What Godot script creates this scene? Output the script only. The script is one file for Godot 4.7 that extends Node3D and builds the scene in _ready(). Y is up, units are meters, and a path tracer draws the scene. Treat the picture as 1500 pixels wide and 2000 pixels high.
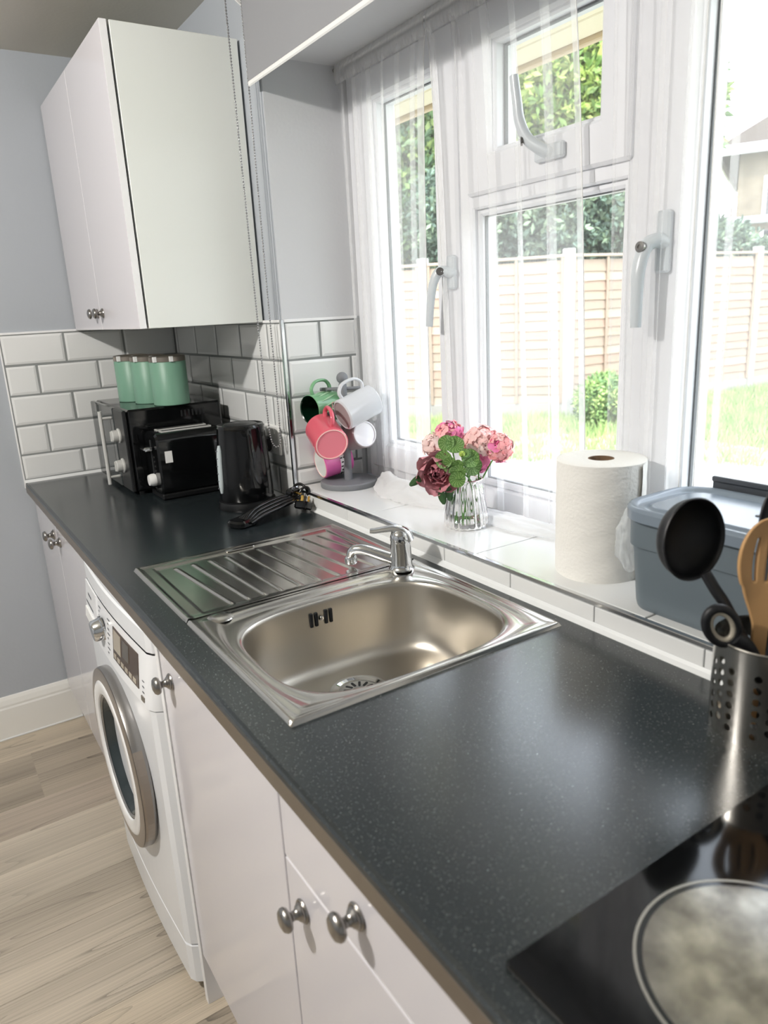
extends Node3D
# A kitchen worktop under a window with net curtains. x runs from the room to the garden, z from the end wall to the camera.
const WT := 0.9        # worktop top
const FL := -0.035     # floor
const CE := 2.268      # ceiling
const JZ := 0.935      # far jamb of the window recess
const NZ := 2.425      # near jamb
const SY := 0.946      # sill top
var M := {}
var TM := {}
var rng := RandomNumberGenerator.new()

# ---------- helpers ----------
func mat(n: String, c: Color, rough := 0.5, metal := 0.0) -> StandardMaterial3D:
	var m := StandardMaterial3D.new()
	m.albedo_color = c
	m.roughness = rough
	m.metallic = metal
	m.resource_name = n
	M[n] = m
	return m

func c8(r: float, g: float, b: float, a := 1.0) -> Color:
	return Color(r / 255.0, g / 255.0, b / 255.0, a)

func S() -> SurfaceTool:
	var s := SurfaceTool.new()
	s.begin(Mesh.PRIMITIVE_TRIANGLES)
	s.set_smooth_group(-1)
	return s

func tri(s: SurfaceTool, a: Vector3, b: Vector3, c: Vector3) -> void:
	s.add_vertex(a); s.add_vertex(c); s.add_vertex(b)

func quad(s: SurfaceTool, a: Vector3, b: Vector3, c: Vector3, d: Vector3) -> void:
	tri(s, a, b, c); tri(s, a, c, d)

func quad_out(s: SurfaceTool, a: Vector3, b: Vector3, c: Vector3, d: Vector3, o: Vector3) -> void:
	if (b - a).cross(c - a).dot(o) < 0.0: quad(s, a, d, c, b)
	else: quad(s, a, b, c, d)

func bx(s: SurfaceTool, p: Vector3, q: Vector3, b := 0.0) -> void:
	var lo := Vector3(minf(p.x, q.x), minf(p.y, q.y), minf(p.z, q.z))
	var hi := Vector3(maxf(p.x, q.x), maxf(p.y, q.y), maxf(p.z, q.z))
	s.set_smooth_group(-1)
	var cp := func(sg: Vector3, a: int) -> Vector3:
		var v := Vector3(hi.x if sg.x > 0 else lo.x, hi.y if sg.y > 0 else lo.y, hi.z if sg.z > 0 else lo.z)
		for k in 3:
			if k != a: v[k] -= sg[k] * b
		return v
	for a in 3:
		var u := (a + 1) % 3
		var w := (a + 2) % 3
		for e in [-1.0, 1.0]:
			var r := []
			for k in [[-1, -1], [1, -1], [1, 1], [-1, 1]]:
				var g := Vector3.ZERO
				g[a] = e; g[u] = k[0]; g[w] = k[1]
				r.append(cp.call(g, a))
			var o := Vector3.ZERO
			o[a] = e
			quad_out(s, r[0], r[1], r[2], r[3], o)
	if b <= 0.0: return
	for a in 3:
		var u := (a + 1) % 3
		var w := (a + 2) % 3
		for e in [-1.0, 1.0]:
			for f in [-1.0, 1.0]:
				var g0 := Vector3.ZERO
				g0[a] = e; g0[u] = f; g0[w] = -1
				var g1 := g0
				g1[w] = 1
				var o := Vector3.ZERO
				o[a] = e; o[u] = f
				quad_out(s, cp.call(g0, a), cp.call(g0, u), cp.call(g1, u), cp.call(g1, a), o)
	for i in 8:
		var g := Vector3(1 if i & 1 else -1, 1 if i & 2 else -1, 1 if i & 4 else -1)
		var a: Vector3 = cp.call(g, 0)
		var b2: Vector3 = cp.call(g, 1)
		var c: Vector3 = cp.call(g, 2)
		if (b2 - a).cross(c - a).dot(g) < 0.0: tri(s, a, c, b2)
		else: tri(s, a, b2, c)

# profile points are (radius, height along the axis), from the bottom up on the outside
func lathe(s: SurfaceTool, prof: Array, n := 32, xf := Transform3D()) -> void:
	var grp := 1
	for j in prof.size() - 1:
		var p: Vector2 = prof[j]
		var q: Vector2 = prof[j + 1]
		if j > 0:
			var d0: Vector2 = (p - prof[j - 1]).normalized()
			if d0.dot((q - p).normalized()) < 0.8: grp += 1
		s.set_smooth_group(grp)
		for i in n:
			var t0 := TAU * i / n
			var t1 := TAU * (i + 1) / n
			var a := xf * Vector3(p.x * cos(t0), p.y, p.x * sin(t0))
			var b := xf * Vector3(q.x * cos(t0), q.y, q.x * sin(t0))
			var c := xf * Vector3(q.x * cos(t1), q.y, q.x * sin(t1))
			var d := xf * Vector3(p.x * cos(t1), p.y, p.x * sin(t1))
			if q.x > 1e-6: tri(s, a, b, c)
			if p.x > 1e-6: tri(s, a, c, d)
	s.set_smooth_group(-1)

# frame whose y axis runs along dir
func along(o: Vector3, dir: Vector3, hint := Vector3(0.01, 0.02, 1)) -> Transform3D:
	var y := dir.normalized()
	var x := y.cross(hint).normalized()
	if x.length() < 0.5: x = y.cross(Vector3(1, 0, 0)).normalized()
	return Transform3D(Basis(x, y, x.cross(y)), o)

func tube(s: SurfaceTool, pts: Array, r, n := 10, caps := true, squash := 1.0) -> void:
	var m := pts.size()
	var rings := []
	var nx := Vector3.ZERO
	for i in m:
		var t: Vector3 = ((pts[mini(i + 1, m - 1)] as Vector3) - (pts[maxi(i - 1, 0)] as Vector3)).normalized()
		if nx == Vector3.ZERO:
			nx = t.cross(Vector3(0.13, 0.97, 0.21)).normalized()
		nx = (nx - t * nx.dot(t)).normalized()
		var ny := t.cross(nx)
		var rr: float = r[i] if r is Array else r
		var ring := []
		for k in n:
			var a := TAU * k / n
			ring.append((pts[i] as Vector3) + nx * cos(a) * rr + ny * sin(a) * rr * squash)
		rings.append(ring)
	s.set_smooth_group(1)
	for i in m - 1:
		for k in n:
			quad(s, rings[i][k], rings[i][(k + 1) % n], rings[i + 1][(k + 1) % n], rings[i + 1][k])
	if caps:
		s.set_smooth_group(2)
		for k in range(1, n - 1):
			tri(s, rings[0][0], rings[0][k + 1], rings[0][k])
			tri(s, rings[m - 1][0], rings[m - 1][k], rings[m - 1][k + 1])
	s.set_smooth_group(-1)

func curve(ctrl: Array, n := 8) -> Array:
	var out := []
	var m := ctrl.size()
	for i in m - 1:
		var p0: Vector3 = ctrl[maxi(i - 1, 0)]
		var p1: Vector3 = ctrl[i]
		var p2: Vector3 = ctrl[i + 1]
		var p3: Vector3 = ctrl[mini(i + 2, m - 1)]
		for k in n:
			out.append(p1.cubic_interpolate(p2, p0, p3, float(k) / n))
	out.append(ctrl[m - 1])
	return out

func grid(s: SurfaceTool, f: Callable, nu: int, nv: int, uv := false, flip := false) -> void:
	var p := []
	for i in nu + 1:
		for j in nv + 1:
			p.append(f.call(float(i) / nu, float(j) / nv))
	s.set_smooth_group(1)
	for i in nu:
		for j in nv:
			var ids := [[i, j], [i + 1, j], [i + 1, j + 1], [i, j], [i + 1, j + 1], [i, j + 1]]
			if not flip: ids = [[i, j], [i + 1, j + 1], [i + 1, j], [i, j], [i, j + 1], [i + 1, j + 1]]
			for e in ids:
				if uv: s.set_uv(Vector2(float(e[0]) / nu, float(e[1]) / nv))
				s.add_vertex(p[e[0] * (nv + 1) + e[1]])
	s.set_smooth_group(-1)

# polygon (counter-clockwise in xy) pushed along z from 0 to h, edges chamfered by b
func prism(s: SurfaceTool, pts: Array, xf: Transform3D, h: float, b := 0.0, smooth := false) -> void:
	var n := pts.size()
	var ins := []
	for i in n:
		var p: Vector2 = pts[i]
		var e0: Vector2 = (p - pts[(i + n - 1) % n]).normalized()
		var e1: Vector2 = (pts[(i + 1) % n] - p).normalized()
		var nn := Vector2(-(e0.y + e1.y), e0.x + e1.x)
		nn = nn.normalized() if nn.length() > 1e-6 else Vector2(-e0.y, e0.x)
		var k := maxf(0.5, nn.dot(Vector2(-e0.y, e0.x)))
		ins.append(p + nn * b / k)
	var lev := [[ins, 0.0], [pts, b], [pts, h - b], [ins, h]] if b > 0.0 else [[pts, 0.0], [pts, h]]
	s.set_smooth_group(3 if smooth else -1)
	for l in lev.size() - 1:
		if smooth: s.set_smooth_group(3 + l)
		for i in n:
			var j := (i + 1) % n
			var A: Array = lev[l][0]
			var B: Array = lev[l + 1][0]
			quad(s, xf * Vector3(A[i].x, A[i].y, lev[l][1]), xf * Vector3(A[j].x, A[j].y, lev[l][1]), xf * Vector3(B[j].x, B[j].y, lev[l + 1][1]), xf * Vector3(B[i].x, B[i].y, lev[l + 1][1]))
	s.set_smooth_group(-1)
	var cap: Array = lev[0][0]
	var ids := Geometry2D.triangulate_polygon(PackedVector2Array(cap))
	for i in range(0, ids.size(), 3):
		var a: Vector2 = cap[ids[i]]
		var b2: Vector2 = cap[ids[i + 1]]
		var c: Vector2 = cap[ids[i + 2]]
		if (b2 - a).cross(c - a) < 0.0:
			var t := b2
			b2 = c
			c = t
		tri(s, xf * Vector3(a.x, a.y, h), xf * Vector3(b2.x, b2.y, h), xf * Vector3(c.x, c.y, h))
		tri(s, xf * Vector3(a.x, a.y, 0), xf * Vector3(c.x, c.y, 0), xf * Vector3(b2.x, b2.y, 0))

func rrect(w: float, h: float, r: float, k := 5, cx := 0.0, cy := 0.0) -> Array:
	var o := []
	for q in 4:
		var x := (w / 2 - r) * (1 if q == 0 or q == 3 else -1)
		var y := (h / 2 - r) * (1 if q < 2 else -1)
		for i in k + 1:
			var a := PI / 2 * (q + float(i) / k)
			o.append(Vector2(cx + x + r * cos(a), cy + y + r * sin(a)))
	return o

func part(parent: Node3D, called: String, s, m: Material, at := Vector3.ZERO) -> MeshInstance3D:
	var mi := MeshInstance3D.new()
	mi.name = called
	if s is SurfaceTool:
		s.generate_normals()
		mi.mesh = s.commit()
	else:
		mi.mesh = s
	mi.material_override = m
	mi.position = at
	parent.add_child(mi, true)
	return mi

# the same, for shapes given in world coordinates
func wpart(parent: Node3D, called: String, s, m: Material) -> MeshInstance3D:
	return part(parent, called, s, m, -parent.position if parent.get_parent() == self else Vector3.ZERO)

func tag(o: Node3D, label: String, category: String, group := "") -> Node3D:
	o.set_meta("label", label)
	if category: o.set_meta("category", category)
	if group: o.set_meta("group", group)
	return o

func thing(called: String, label: String, category: String, at := Vector3.ZERO, group := "") -> Node3D:
	var o := Node3D.new()
	o.name = called
	add_child(o, true)
	o.position = at
	tag(o, label, category, group)
	return o

func struct(called: String, label: String, category: String, s, m: Material) -> MeshInstance3D:
	var mi := part(self, called, s, m)
	tag(mi, label, category)
	mi.set_meta("kind", "structure")
	return mi

func noise_tex(seed_: int, freq: float, size := 256, oct := 3, normal := false, strength := 4.0) -> NoiseTexture2D:
	var f := FastNoiseLite.new()
	f.seed = seed_
	f.frequency = freq
	f.fractal_octaves = oct
	var t := NoiseTexture2D.new()
	t.width = size; t.height = size
	t.seamless = true
	t.noise = f
	if normal:
		t.as_normal_map = true
		t.bump_strength = strength
	return t

func tri_map(m: StandardMaterial3D, sc: float, world := true) -> void:
	m.uv1_triplanar = true
	m.uv1_world_triplanar = world
	m.uv1_scale = Vector3(sc, sc, sc)

# ---------- materials ----------
func speckle_image() -> Image:
	var im := Image.create(1024, 1024, false, Image.FORMAT_RGB8)
	im.fill(c8(30, 37, 40))
	var r := RandomNumberGenerator.new()
	r.seed = 5
	for i in 26000:
		var g := r.randf_range(18, 54)
		im.fill_rect(Rect2i(r.randi() % 1020, r.randi() % 1020, 2, 2), c8(g, g + 5, g + 5))
	for i in 22000:
		var g := r.randf_range(50, 92)
		var x := r.randi() % 1020
		var y := r.randi() % 1020
		im.fill_rect(Rect2i(x, y, 1 + r.randi() % 3, 1 + r.randi() % 3), c8(g * 0.95, g, g * 0.98))
	for i in 700:
		var g := r.randf_range(84, 140)
		im.fill_rect(Rect2i(r.randi() % 1020, r.randi() % 1020, 1 + r.randi() % 3, 1 + r.randi() % 2), c8(g * 0.96, g, g))
	return im

func wood_image() -> Image:
	var W := 1024
	var H := 512
	var im := Image.create(W, H, false, Image.FORMAT_RGB8)
	var n1 := FastNoiseLite.new()
	n1.seed = 3; n1.frequency = 0.0035; n1.fractal_octaves = 2
	var n2 := FastNoiseLite.new()
	n2.seed = 9; n2.frequency = 0.03; n2.fractal_octaves = 3
	for y in H:
		for x in W:
			var warp := n1.get_noise_2d(x * 0.30, y * 1.9)
			var ph := (y * 0.010 + warp * 2.6)
			var rings := ph - floorf(ph)
			var line := pow(rings, 14.0) * clampf(0.5 + 1.6 * n1.get_noise_2d(x * 0.2 + 300.0, y * 0.5), 0.0, 1.0)
			var fine := n2.get_noise_2d(x * 0.045, y * 6.0)
			var tone := n1.get_noise_2d(x * 0.15 + 900.0, y * 1.2)
			var v := 0.93 + tone * 0.16 + fine * 0.10 - line * 0.26
			im.set_pixel(x, y, Color(v * 0.765, v * 0.732, v * 0.682))
	return im

func materials() -> void:
	mat("wall_paint", c8(172, 177, 183), 0.75)
	mat("jamb_paint", c8(206, 207, 209), 0.75)
	mat("ceiling_paint", c8(214, 210, 200), 0.85)
	mat("grout", c8(140, 143, 142), 0.9)
	mat("tile", c8(228, 229, 228), 0.13)
	mat("sealant", c8(232, 234, 234), 0.4)
	mat("skirting", c8(232, 231, 226), 0.35)
	mat("chrome", c8(224, 226, 228), 0.06, 1.0)
	mat("trim_metal", c8(215, 217, 220), 0.16, 1.0)
	mat("steel", c8(205, 202, 196), 0.2, 1.0)
	mat("bowl_steel", c8(196, 191, 182), 0.34, 1.0)
	mat("pewter", c8(160, 157, 153), 0.27, 1.0)
	mat("gloss", c8(214, 211, 215), 0.1)
	mat("panel", c8(229, 232, 227), 0.35)
	mat("edge_white", c8(238, 238, 238), 0.3)
	mat("gap", c8(22, 24, 26), 0.8)
	mat("appliance", c8(232, 234, 237), 0.22)
	mat("appliance_panel", c8(236, 237, 239), 0.2)
	mat("silver", c8(150, 148, 146), 0.3, 0.8)
	mat("silver_face", c8(158, 148, 138), 0.32, 0.6)
	mat("door_white", c8(238, 238, 238), 0.2)
	mat("dark_glass", c8(44, 52, 54), 0.05)
	mat("print", c8(96, 98, 104), 0.6)
	mat("print_red", c8(200, 128, 120), 0.6)
	mat("screen", c8(70, 52, 38), 0.08)
	mat("screen_pale", c8(170, 160, 144), 0.1)
	mat("black_gloss", c8(12, 13, 14), 0.08)
	mat("black_satin", c8(18, 19, 20), 0.32)
	mat("black_rubber", c8(20, 21, 25), 0.5)
	mat("black_cable", c8(14, 14, 15), 0.22)
	mat("oven_glass", c8(34, 40, 40), 0.03).metallic_specular = 0.7
	mat("white_plastic", c8(238, 238, 236), 0.3)
	mat("gauge", c8(186, 196, 198), 0.25)
	mat("mint", c8(116, 158, 136), 0.42)
	mat("bar_silver", c8(206, 206, 202), 0.3, 0.2)
	mat("lid_steel", c8(150, 142, 132), 0.28, 0.9)
	mat("gold", c8(214, 176, 96), 0.25, 1.0)
	mat("blind", c8(146, 147, 150), 0.85)
	mat("upvc", c8(228, 229, 233), 0.28)
	mat("gasket", c8(120, 122, 124), 0.7)
	mat("handle_white", c8(205, 211, 215), 0.25)
	mat("tree_grey", c8(122, 124, 128), 0.6)
	mat("mug_green", c8(120, 172, 128), 0.15)
	mat("mug_green_pale", c8(168, 206, 164), 0.15)
	mat("mug_green_in", c8(10, 46, 30), 0.2)
	mat("mug_grey", c8(206, 208, 212), 0.1)
	mat("mug_grey_base", c8(160, 150, 150), 0.5)
	mat("mug_pink", c8(216, 96, 112), 0.12)
	mat("mug_pink_base", c8(232, 128, 142), 0.4)
	mat("mug_pink_rim", c8(246, 196, 190), 0.4)
	mat("mug_white", c8(238, 236, 238), 0.15)
	mat("mug_shade", c8(222, 224, 220), 0.2)
	mat("mug_magenta", c8(206, 96, 160), 0.2)
	mat("paper", c8(238, 236, 230), 0.95)
	mat("card", c8(120, 96, 74), 0.9)
	mat("box_blue", c8(100, 111, 118), 0.42)
	mat("lid_blue", c8(124, 136, 148), 0.2)
	mat("tray_dark", c8(62, 66, 72), 0.45)
	mat("wood_spoon", c8(204, 160, 108), 0.6)
	mat("grip_grey", c8(176, 168, 152), 0.5)
	mat("stem", c8(96, 150, 70), 0.6)
	mat("concrete", c8(188, 186, 182), 0.9)
	mat("patio", c8(190, 187, 180), 0.9)
	mat("grass", c8(100, 122, 74), 0.95)
	mat("gravel_board", c8(150, 146, 140), 0.9)
	mat("bark", c8(88, 70, 54), 0.95)
	mat("soffit", c8(236, 224, 190), 0.6)
	mat("fascia", c8(214, 190, 152), 0.5)
	mat("render_cream", c8(164, 152, 134), 0.9)
	mat("brick_red", c8(156, 88, 78), 0.9)
	mat("roof_brown", c8(78, 68, 60), 0.9)
	mat("bead", c8(170, 170, 172), 0.25, 0.9)
	mat("outer_wall", c8(206, 196, 180), 0.9)
	for k in 4: mat("slat%d" % k, [c8(162, 142, 124), c8(154, 136, 120), c8(170, 153, 136), c8(160, 135, 118)][k], 0.85)
	var t := ImageTexture.create_from_image(speckle_image())
	var m := mat("worktop", Color(1, 1, 1), 0.23)
	m.albedo_texture = t
	tri_map(m, 1.7)
	m.metallic_specular = 0.68
	var rn := noise_tex(21, 0.012, 256, 4)
	mat("worktop_edge", c8(96, 86, 74), 0.3)
	var w := ImageTexture.create_from_image(wood_image())
	for k in 6:
		m = mat("plank%d" % k, [c8(250, 246, 240), c8(238, 234, 228), c8(255, 252, 246), c8(243, 236, 230), c8(232, 226, 218), c8(250, 244, 234)][k], 0.42)
		m.albedo_texture = w
		tri_map(m, 1.0, false)
		m.uv1_scale = Vector3(0.55, 1, 2.4)
		m.uv1_offset = Vector3(0.37 * k, 0, 0.23 * k + 0.1)
	# paper towel: embossed
	M.paper.normal_enabled = true
	M.paper.normal_texture = noise_tex(31, 0.05, 256, 2, true, 3.0)
	M.paper.normal_scale = 0.5
	tri_map(M.paper, 9.0)
	for n in ["wall_paint", "jamb_paint", "ceiling_paint"]:
		M[n].normal_enabled = true
		M[n].normal_texture = noise_tex(33, 0.09, 256, 2, true, 1.0)
		M[n].normal_scale = 0.12
		tri_map(M[n], 3.0)
	for n in ["patio", "concrete", "render_cream"]:
		var ct := noise_tex(41, 0.02, 256, 4)
		var g := Gradient.new()
		g.set_color(0, Color(0.8, 0.8, 0.8)); g.set_color(1, Color(1, 1, 1))
		ct.color_ramp = g
		M[n].albedo_texture = ct
		tri_map(M[n], 0.5)
	var gt := noise_tex(43, 0.03, 256, 4)
	var gg := Gradient.new()
	gg.set_color(0, Color(0.55, 0.65, 0.5)); gg.set_color(1, Color(1.0, 1.0, 0.85))
	gt.color_ramp = gg
	M.grass.albedo_texture = gt
	tri_map(M.grass, 0.6)
	# the ring on the hob: cooked-on residue
	var rt := noise_tex(51, 0.02, 512, 5)
	var rg := Gradient.new()
	rg.set_color(0, c8(104, 100, 94)); rg.set_color(1, c8(168, 163, 152))
	rt.color_ramp = rg
	m = mat("residue", Color(1, 1, 1), 0.15, 0.8)
	m.albedo_texture = rt
	tri_map(m, 2.2)
	m = mat("residue_ring", c8(170, 166, 158), 0.25, 0.7)
	# leaves of the sprig: pale veins
	m = mat("leaf_round", Color(1, 1, 1), 0.55)
	var li := Image.create(128, 128, false, Image.FORMAT_RGB8)
	for y in 128:
		for x in 128:
			var a := x / 128.0 * TAU
			var rr := y / 128.0
			var v := pow(absf(sin(a * 7.0 + sin(rr * 9.0) * 0.5)), 14.0) * 0.5 + pow(absf(sin(rr * 16.0 + sin(a * 7.0))), 10.0) * 0.4 - 0.5 * smoothstep(0.90, 1.0, rr)
			li.set_pixel(x, y, c8(78, 118, 48).lerp(c8(186, 208, 146), clampf(v, 0, 1)))
	m.albedo_texture = ImageTexture.create_from_image(li)
	m.backlight_enabled = true
	m.backlight = Color(0.3, 0.3, 0.3)
	mat("leaf_bud", c8(176, 200, 96), 0.5)
	mat("leaf_dark", c8(44, 84, 36), 0.5)
	for e in [["petal_rose", c8(204, 134, 144)], ["petal_rose_dark", c8(178, 104, 118)], ["petal_pink", c8(244, 136, 186)], ["petal_peach", c8(255, 210, 206)], ["petal_cream", c8(255, 228, 222)], ["petal_coral", c8(255, 182, 184)]]:
		m = mat(e[0], e[1], 0.7)
		m.backlight_enabled = true
		m.backlight = Color(0.4, 0.4, 0.4)
	# net curtain
	m = mat("voile", Color(1, 1, 1, 0.2), 1.0)
	m.transparency = BaseMaterial3D.TRANSPARENCY_ALPHA
	m.cull_mode = BaseMaterial3D.CULL_DISABLED
	m.backlight_enabled = true
	m.backlight = Color(1, 1, 1)
	m = mat("voile_hem", Color(1, 1, 1, 0.42), 1.0)
	m.transparency = BaseMaterial3D.TRANSPARENCY_ALPHA
	m.cull_mode = BaseMaterial3D.CULL_DISABLED
	m.backlight_enabled = true
	m.backlight = Color(1, 1, 1)
	m = mat("voile_heap", Color(1, 1, 1, 0.8), 1.0)
	m.transparency = BaseMaterial3D.TRANSPARENCY_ALPHA
	m.cull_mode = BaseMaterial3D.CULL_DISABLED
	m.backlight_enabled = true
	m.backlight = Color(1, 1, 1)
	m = mat("bag", Color(0.95, 0.97, 0.97, 0.5), 0.3)
	m.transparency = BaseMaterial3D.TRANSPARENCY_ALPHA
	m.cull_mode = BaseMaterial3D.CULL_DISABLED
	m.backlight_enabled = true
	m.backlight = Color(1, 1, 1)
	m = mat("pane", Color(1, 1, 1, 0.04), 0.0)
	m.transparency = BaseMaterial3D.TRANSPARENCY_ALPHA
	m = mat("porthole", Color(0.75, 0.85, 0.88, 0.12), 0.03)
	m.transparency = BaseMaterial3D.TRANSPARENCY_ALPHA
	m = mat("vase_glass", Color(1.0, 1.0, 1.0, 0.0), 0.0)
	m.refraction_enabled = true
	m.refraction_scale = 0.05
	m = mat("lamp_glow", Color(1, 1, 1), 0.4)
	m.emission_enabled = true
	m.emission = Color(1.0, 0.96, 0.9)
	m.emission_energy_multiplier = 3.0

# ---------- camera and light ----------
func camera_and_light() -> void:
	var cam := Camera3D.new()
	cam.name = "camera"
	add_child(cam)
	cam.transform = Transform3D(Basis.from_euler(Vector3(-0.2726, -0.5651, -0.0520)), Vector3(-0.8822, 1.4293, 2.7967))
	cam.near = 0.02
	cam.far = 200.0
	var att := CameraAttributesPhysical.new()
	att.frustum_focal_length = 17.113
	att.frustum_focus_distance = 1.75
	att.exposure_aperture = 3.4
	att.frustum_near = 0.02
	att.frustum_far = 200.0
	cam.attributes = att
	cam.fov = 70.08
	cam.current = true
	var we := WorldEnvironment.new()
	we.name = "environment"
	var e := Environment.new()
	e.background_mode = Environment.BG_SKY
	var sm := ProceduralSkyMaterial.new()
	sm.sky_top_color = c8(214, 226, 240)
	sm.sky_horizon_color = c8(244, 247, 250)
	sm.ground_horizon_color = c8(225, 225, 222)
	sm.ground_bottom_color = c8(170, 170, 164)
	sm.sky_curve = 0.3
	e.sky = Sky.new()
	e.sky.sky_material = sm
	e.background_energy_multiplier = 7.0
	e.tonemap_mode = Environment.TONE_MAPPER_LINEAR
	e.tonemap_exposure = 1.0
	e.sdfgi_enabled = true
	e.ssao_enabled = true
	e.ssil_enabled = true
	we.environment = e
	add_child(we)
	var sun := DirectionalLight3D.new()
	sun.name = "sun"
	add_child(sun)
	sun.look_at_from_position(Vector3.ZERO, Vector3(0.62, -0.72, -0.3))
	sun.light_color = Color(1.0, 0.97, 0.9)
	sun.light_energy = 0.9
	sun.light_angular_distance = 6.0
	sun.shadow_enabled = true
	# the ceiling lamp in the middle of the kitchen, behind the camera's left shoulder
	var t := thing("ceiling_lamp", "round white glass ceiling lamp in the middle of the kitchen ceiling", "lamp", Vector3(-1.75, CE, 1.64))
	var s := S()
	lathe(s, [Vector2(0.0, -0.02), Vector2(0.10, -0.02), Vector2(0.11, -0.01), Vector2(0.11, 0.0), Vector2(0, 0)], 32)
	part(t, "base", s, M.white_plastic)
	s = S()
	lathe(s, [Vector2(0.001, -0.115), Vector2(0.06, -0.107), Vector2(0.10, -0.085), Vector2(0.118, -0.05), Vector2(0.112, -0.021), Vector2(0.09, -0.0205), Vector2(0, -0.0205)], 32)
	part(t, "shade", s, M.lamp_glow)
	var l := OmniLight3D.new()
	l.name = "bulb"
	t.add_child(l)
	l.position = Vector3(0, -0.06, 0)
	l.light_color = Color(1.0, 0.985, 0.965)
	l.light_energy = 3.0
	l.light_size = 0.05
	l.omni_range = 12.0
	l.omni_attenuation = 2.0
	l.shadow_enabled = true

# ---------- tiles ----------
func tile_mesh(w: float, h: float, bev := 0.010) -> Mesh:
	var key := "%d_%d_%d" % [int(round(w * 2000)), int(round(h * 2000)), int(bev * 1000)]
	if TM.has(key): return TM[key]
	var s := S()
	var x := w / 2
	var y := h / 2
	var b := minf(bev, minf(x, y) * 0.6)
	var z0 := -0.006
	var z1 := -0.003
	var z2 := 0.0
	var A := [Vector3(-x, -y, z0), Vector3(x, -y, z0), Vector3(x, y, z0), Vector3(-x, y, z0)]
	var B := []
	var C := []
	for p in A:
		B.append(Vector3(p.x, p.y, z1 if bev > 0.0 else z2 - 0.001))
		var k: float = b if bev > 0.0 else 0.001
		C.append(Vector3(p.x - signf(p.x) * k, p.y - signf(p.y) * k, z2))
	for i in 4:
		var j := (i + 1) % 4
		quad(s, A[i], A[j], B[j], B[i])
		quad(s, B[i], B[j], C[j], C[i])
	quad(s, C[0], C[1], C[2], C[3])
	s.generate_normals()
	TM[key] = s.commit()
	return TM[key]

# one tile between two corners of a wall: o is the wall's origin, u and v its directions, n out of it
func tile(parent: Node3D, o: Vector3, u: Vector3, v: Vector3, a0: float, a1: float, b0: float, b1: float, bev := 0.010) -> void:
	var g := 0.0009
	if a1 - a0 < 0.008: return
	var m := tile_mesh(a1 - a0 - 2 * g, b1 - b0 - 2 * g, bev)
	var mi := MeshInstance3D.new()
	mi.name = "tile"
	mi.mesh = m
	mi.material_override = M.tile
	var n := u.cross(v)
	var tilt := Basis(u, rng.randf_range(-0.003, 0.003)) * Basis(v, rng.randf_range(-0.003, 0.003))
	mi.transform = Transform3D(tilt * Basis(u, v, n), o + u * (a0 + a1) / 2 + v * (b0 + b1) / 2)
	parent.add_child(mi, true)

func tile_rows(parent: Node3D, o: Vector3, u: Vector3, a_lo: float, a_hi: float, first_odd: float, first_even: float, y_bot: float, last_row := 5) -> void:
	for r in last_row:
		var top := 1.404 - 0.102 * r
		var bot := maxf(top - 0.102, y_bot)
		if top - y_bot < 0.01: break
		var x := first_odd if r % 2 == 0 else first_even
		while x > a_lo: x -= 0.202
		while x < a_hi:
			tile(parent, o, u, Vector3.UP, maxf(x, a_lo), minf(x + 0.202, a_hi), bot, top)
			x += 0.202

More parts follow.
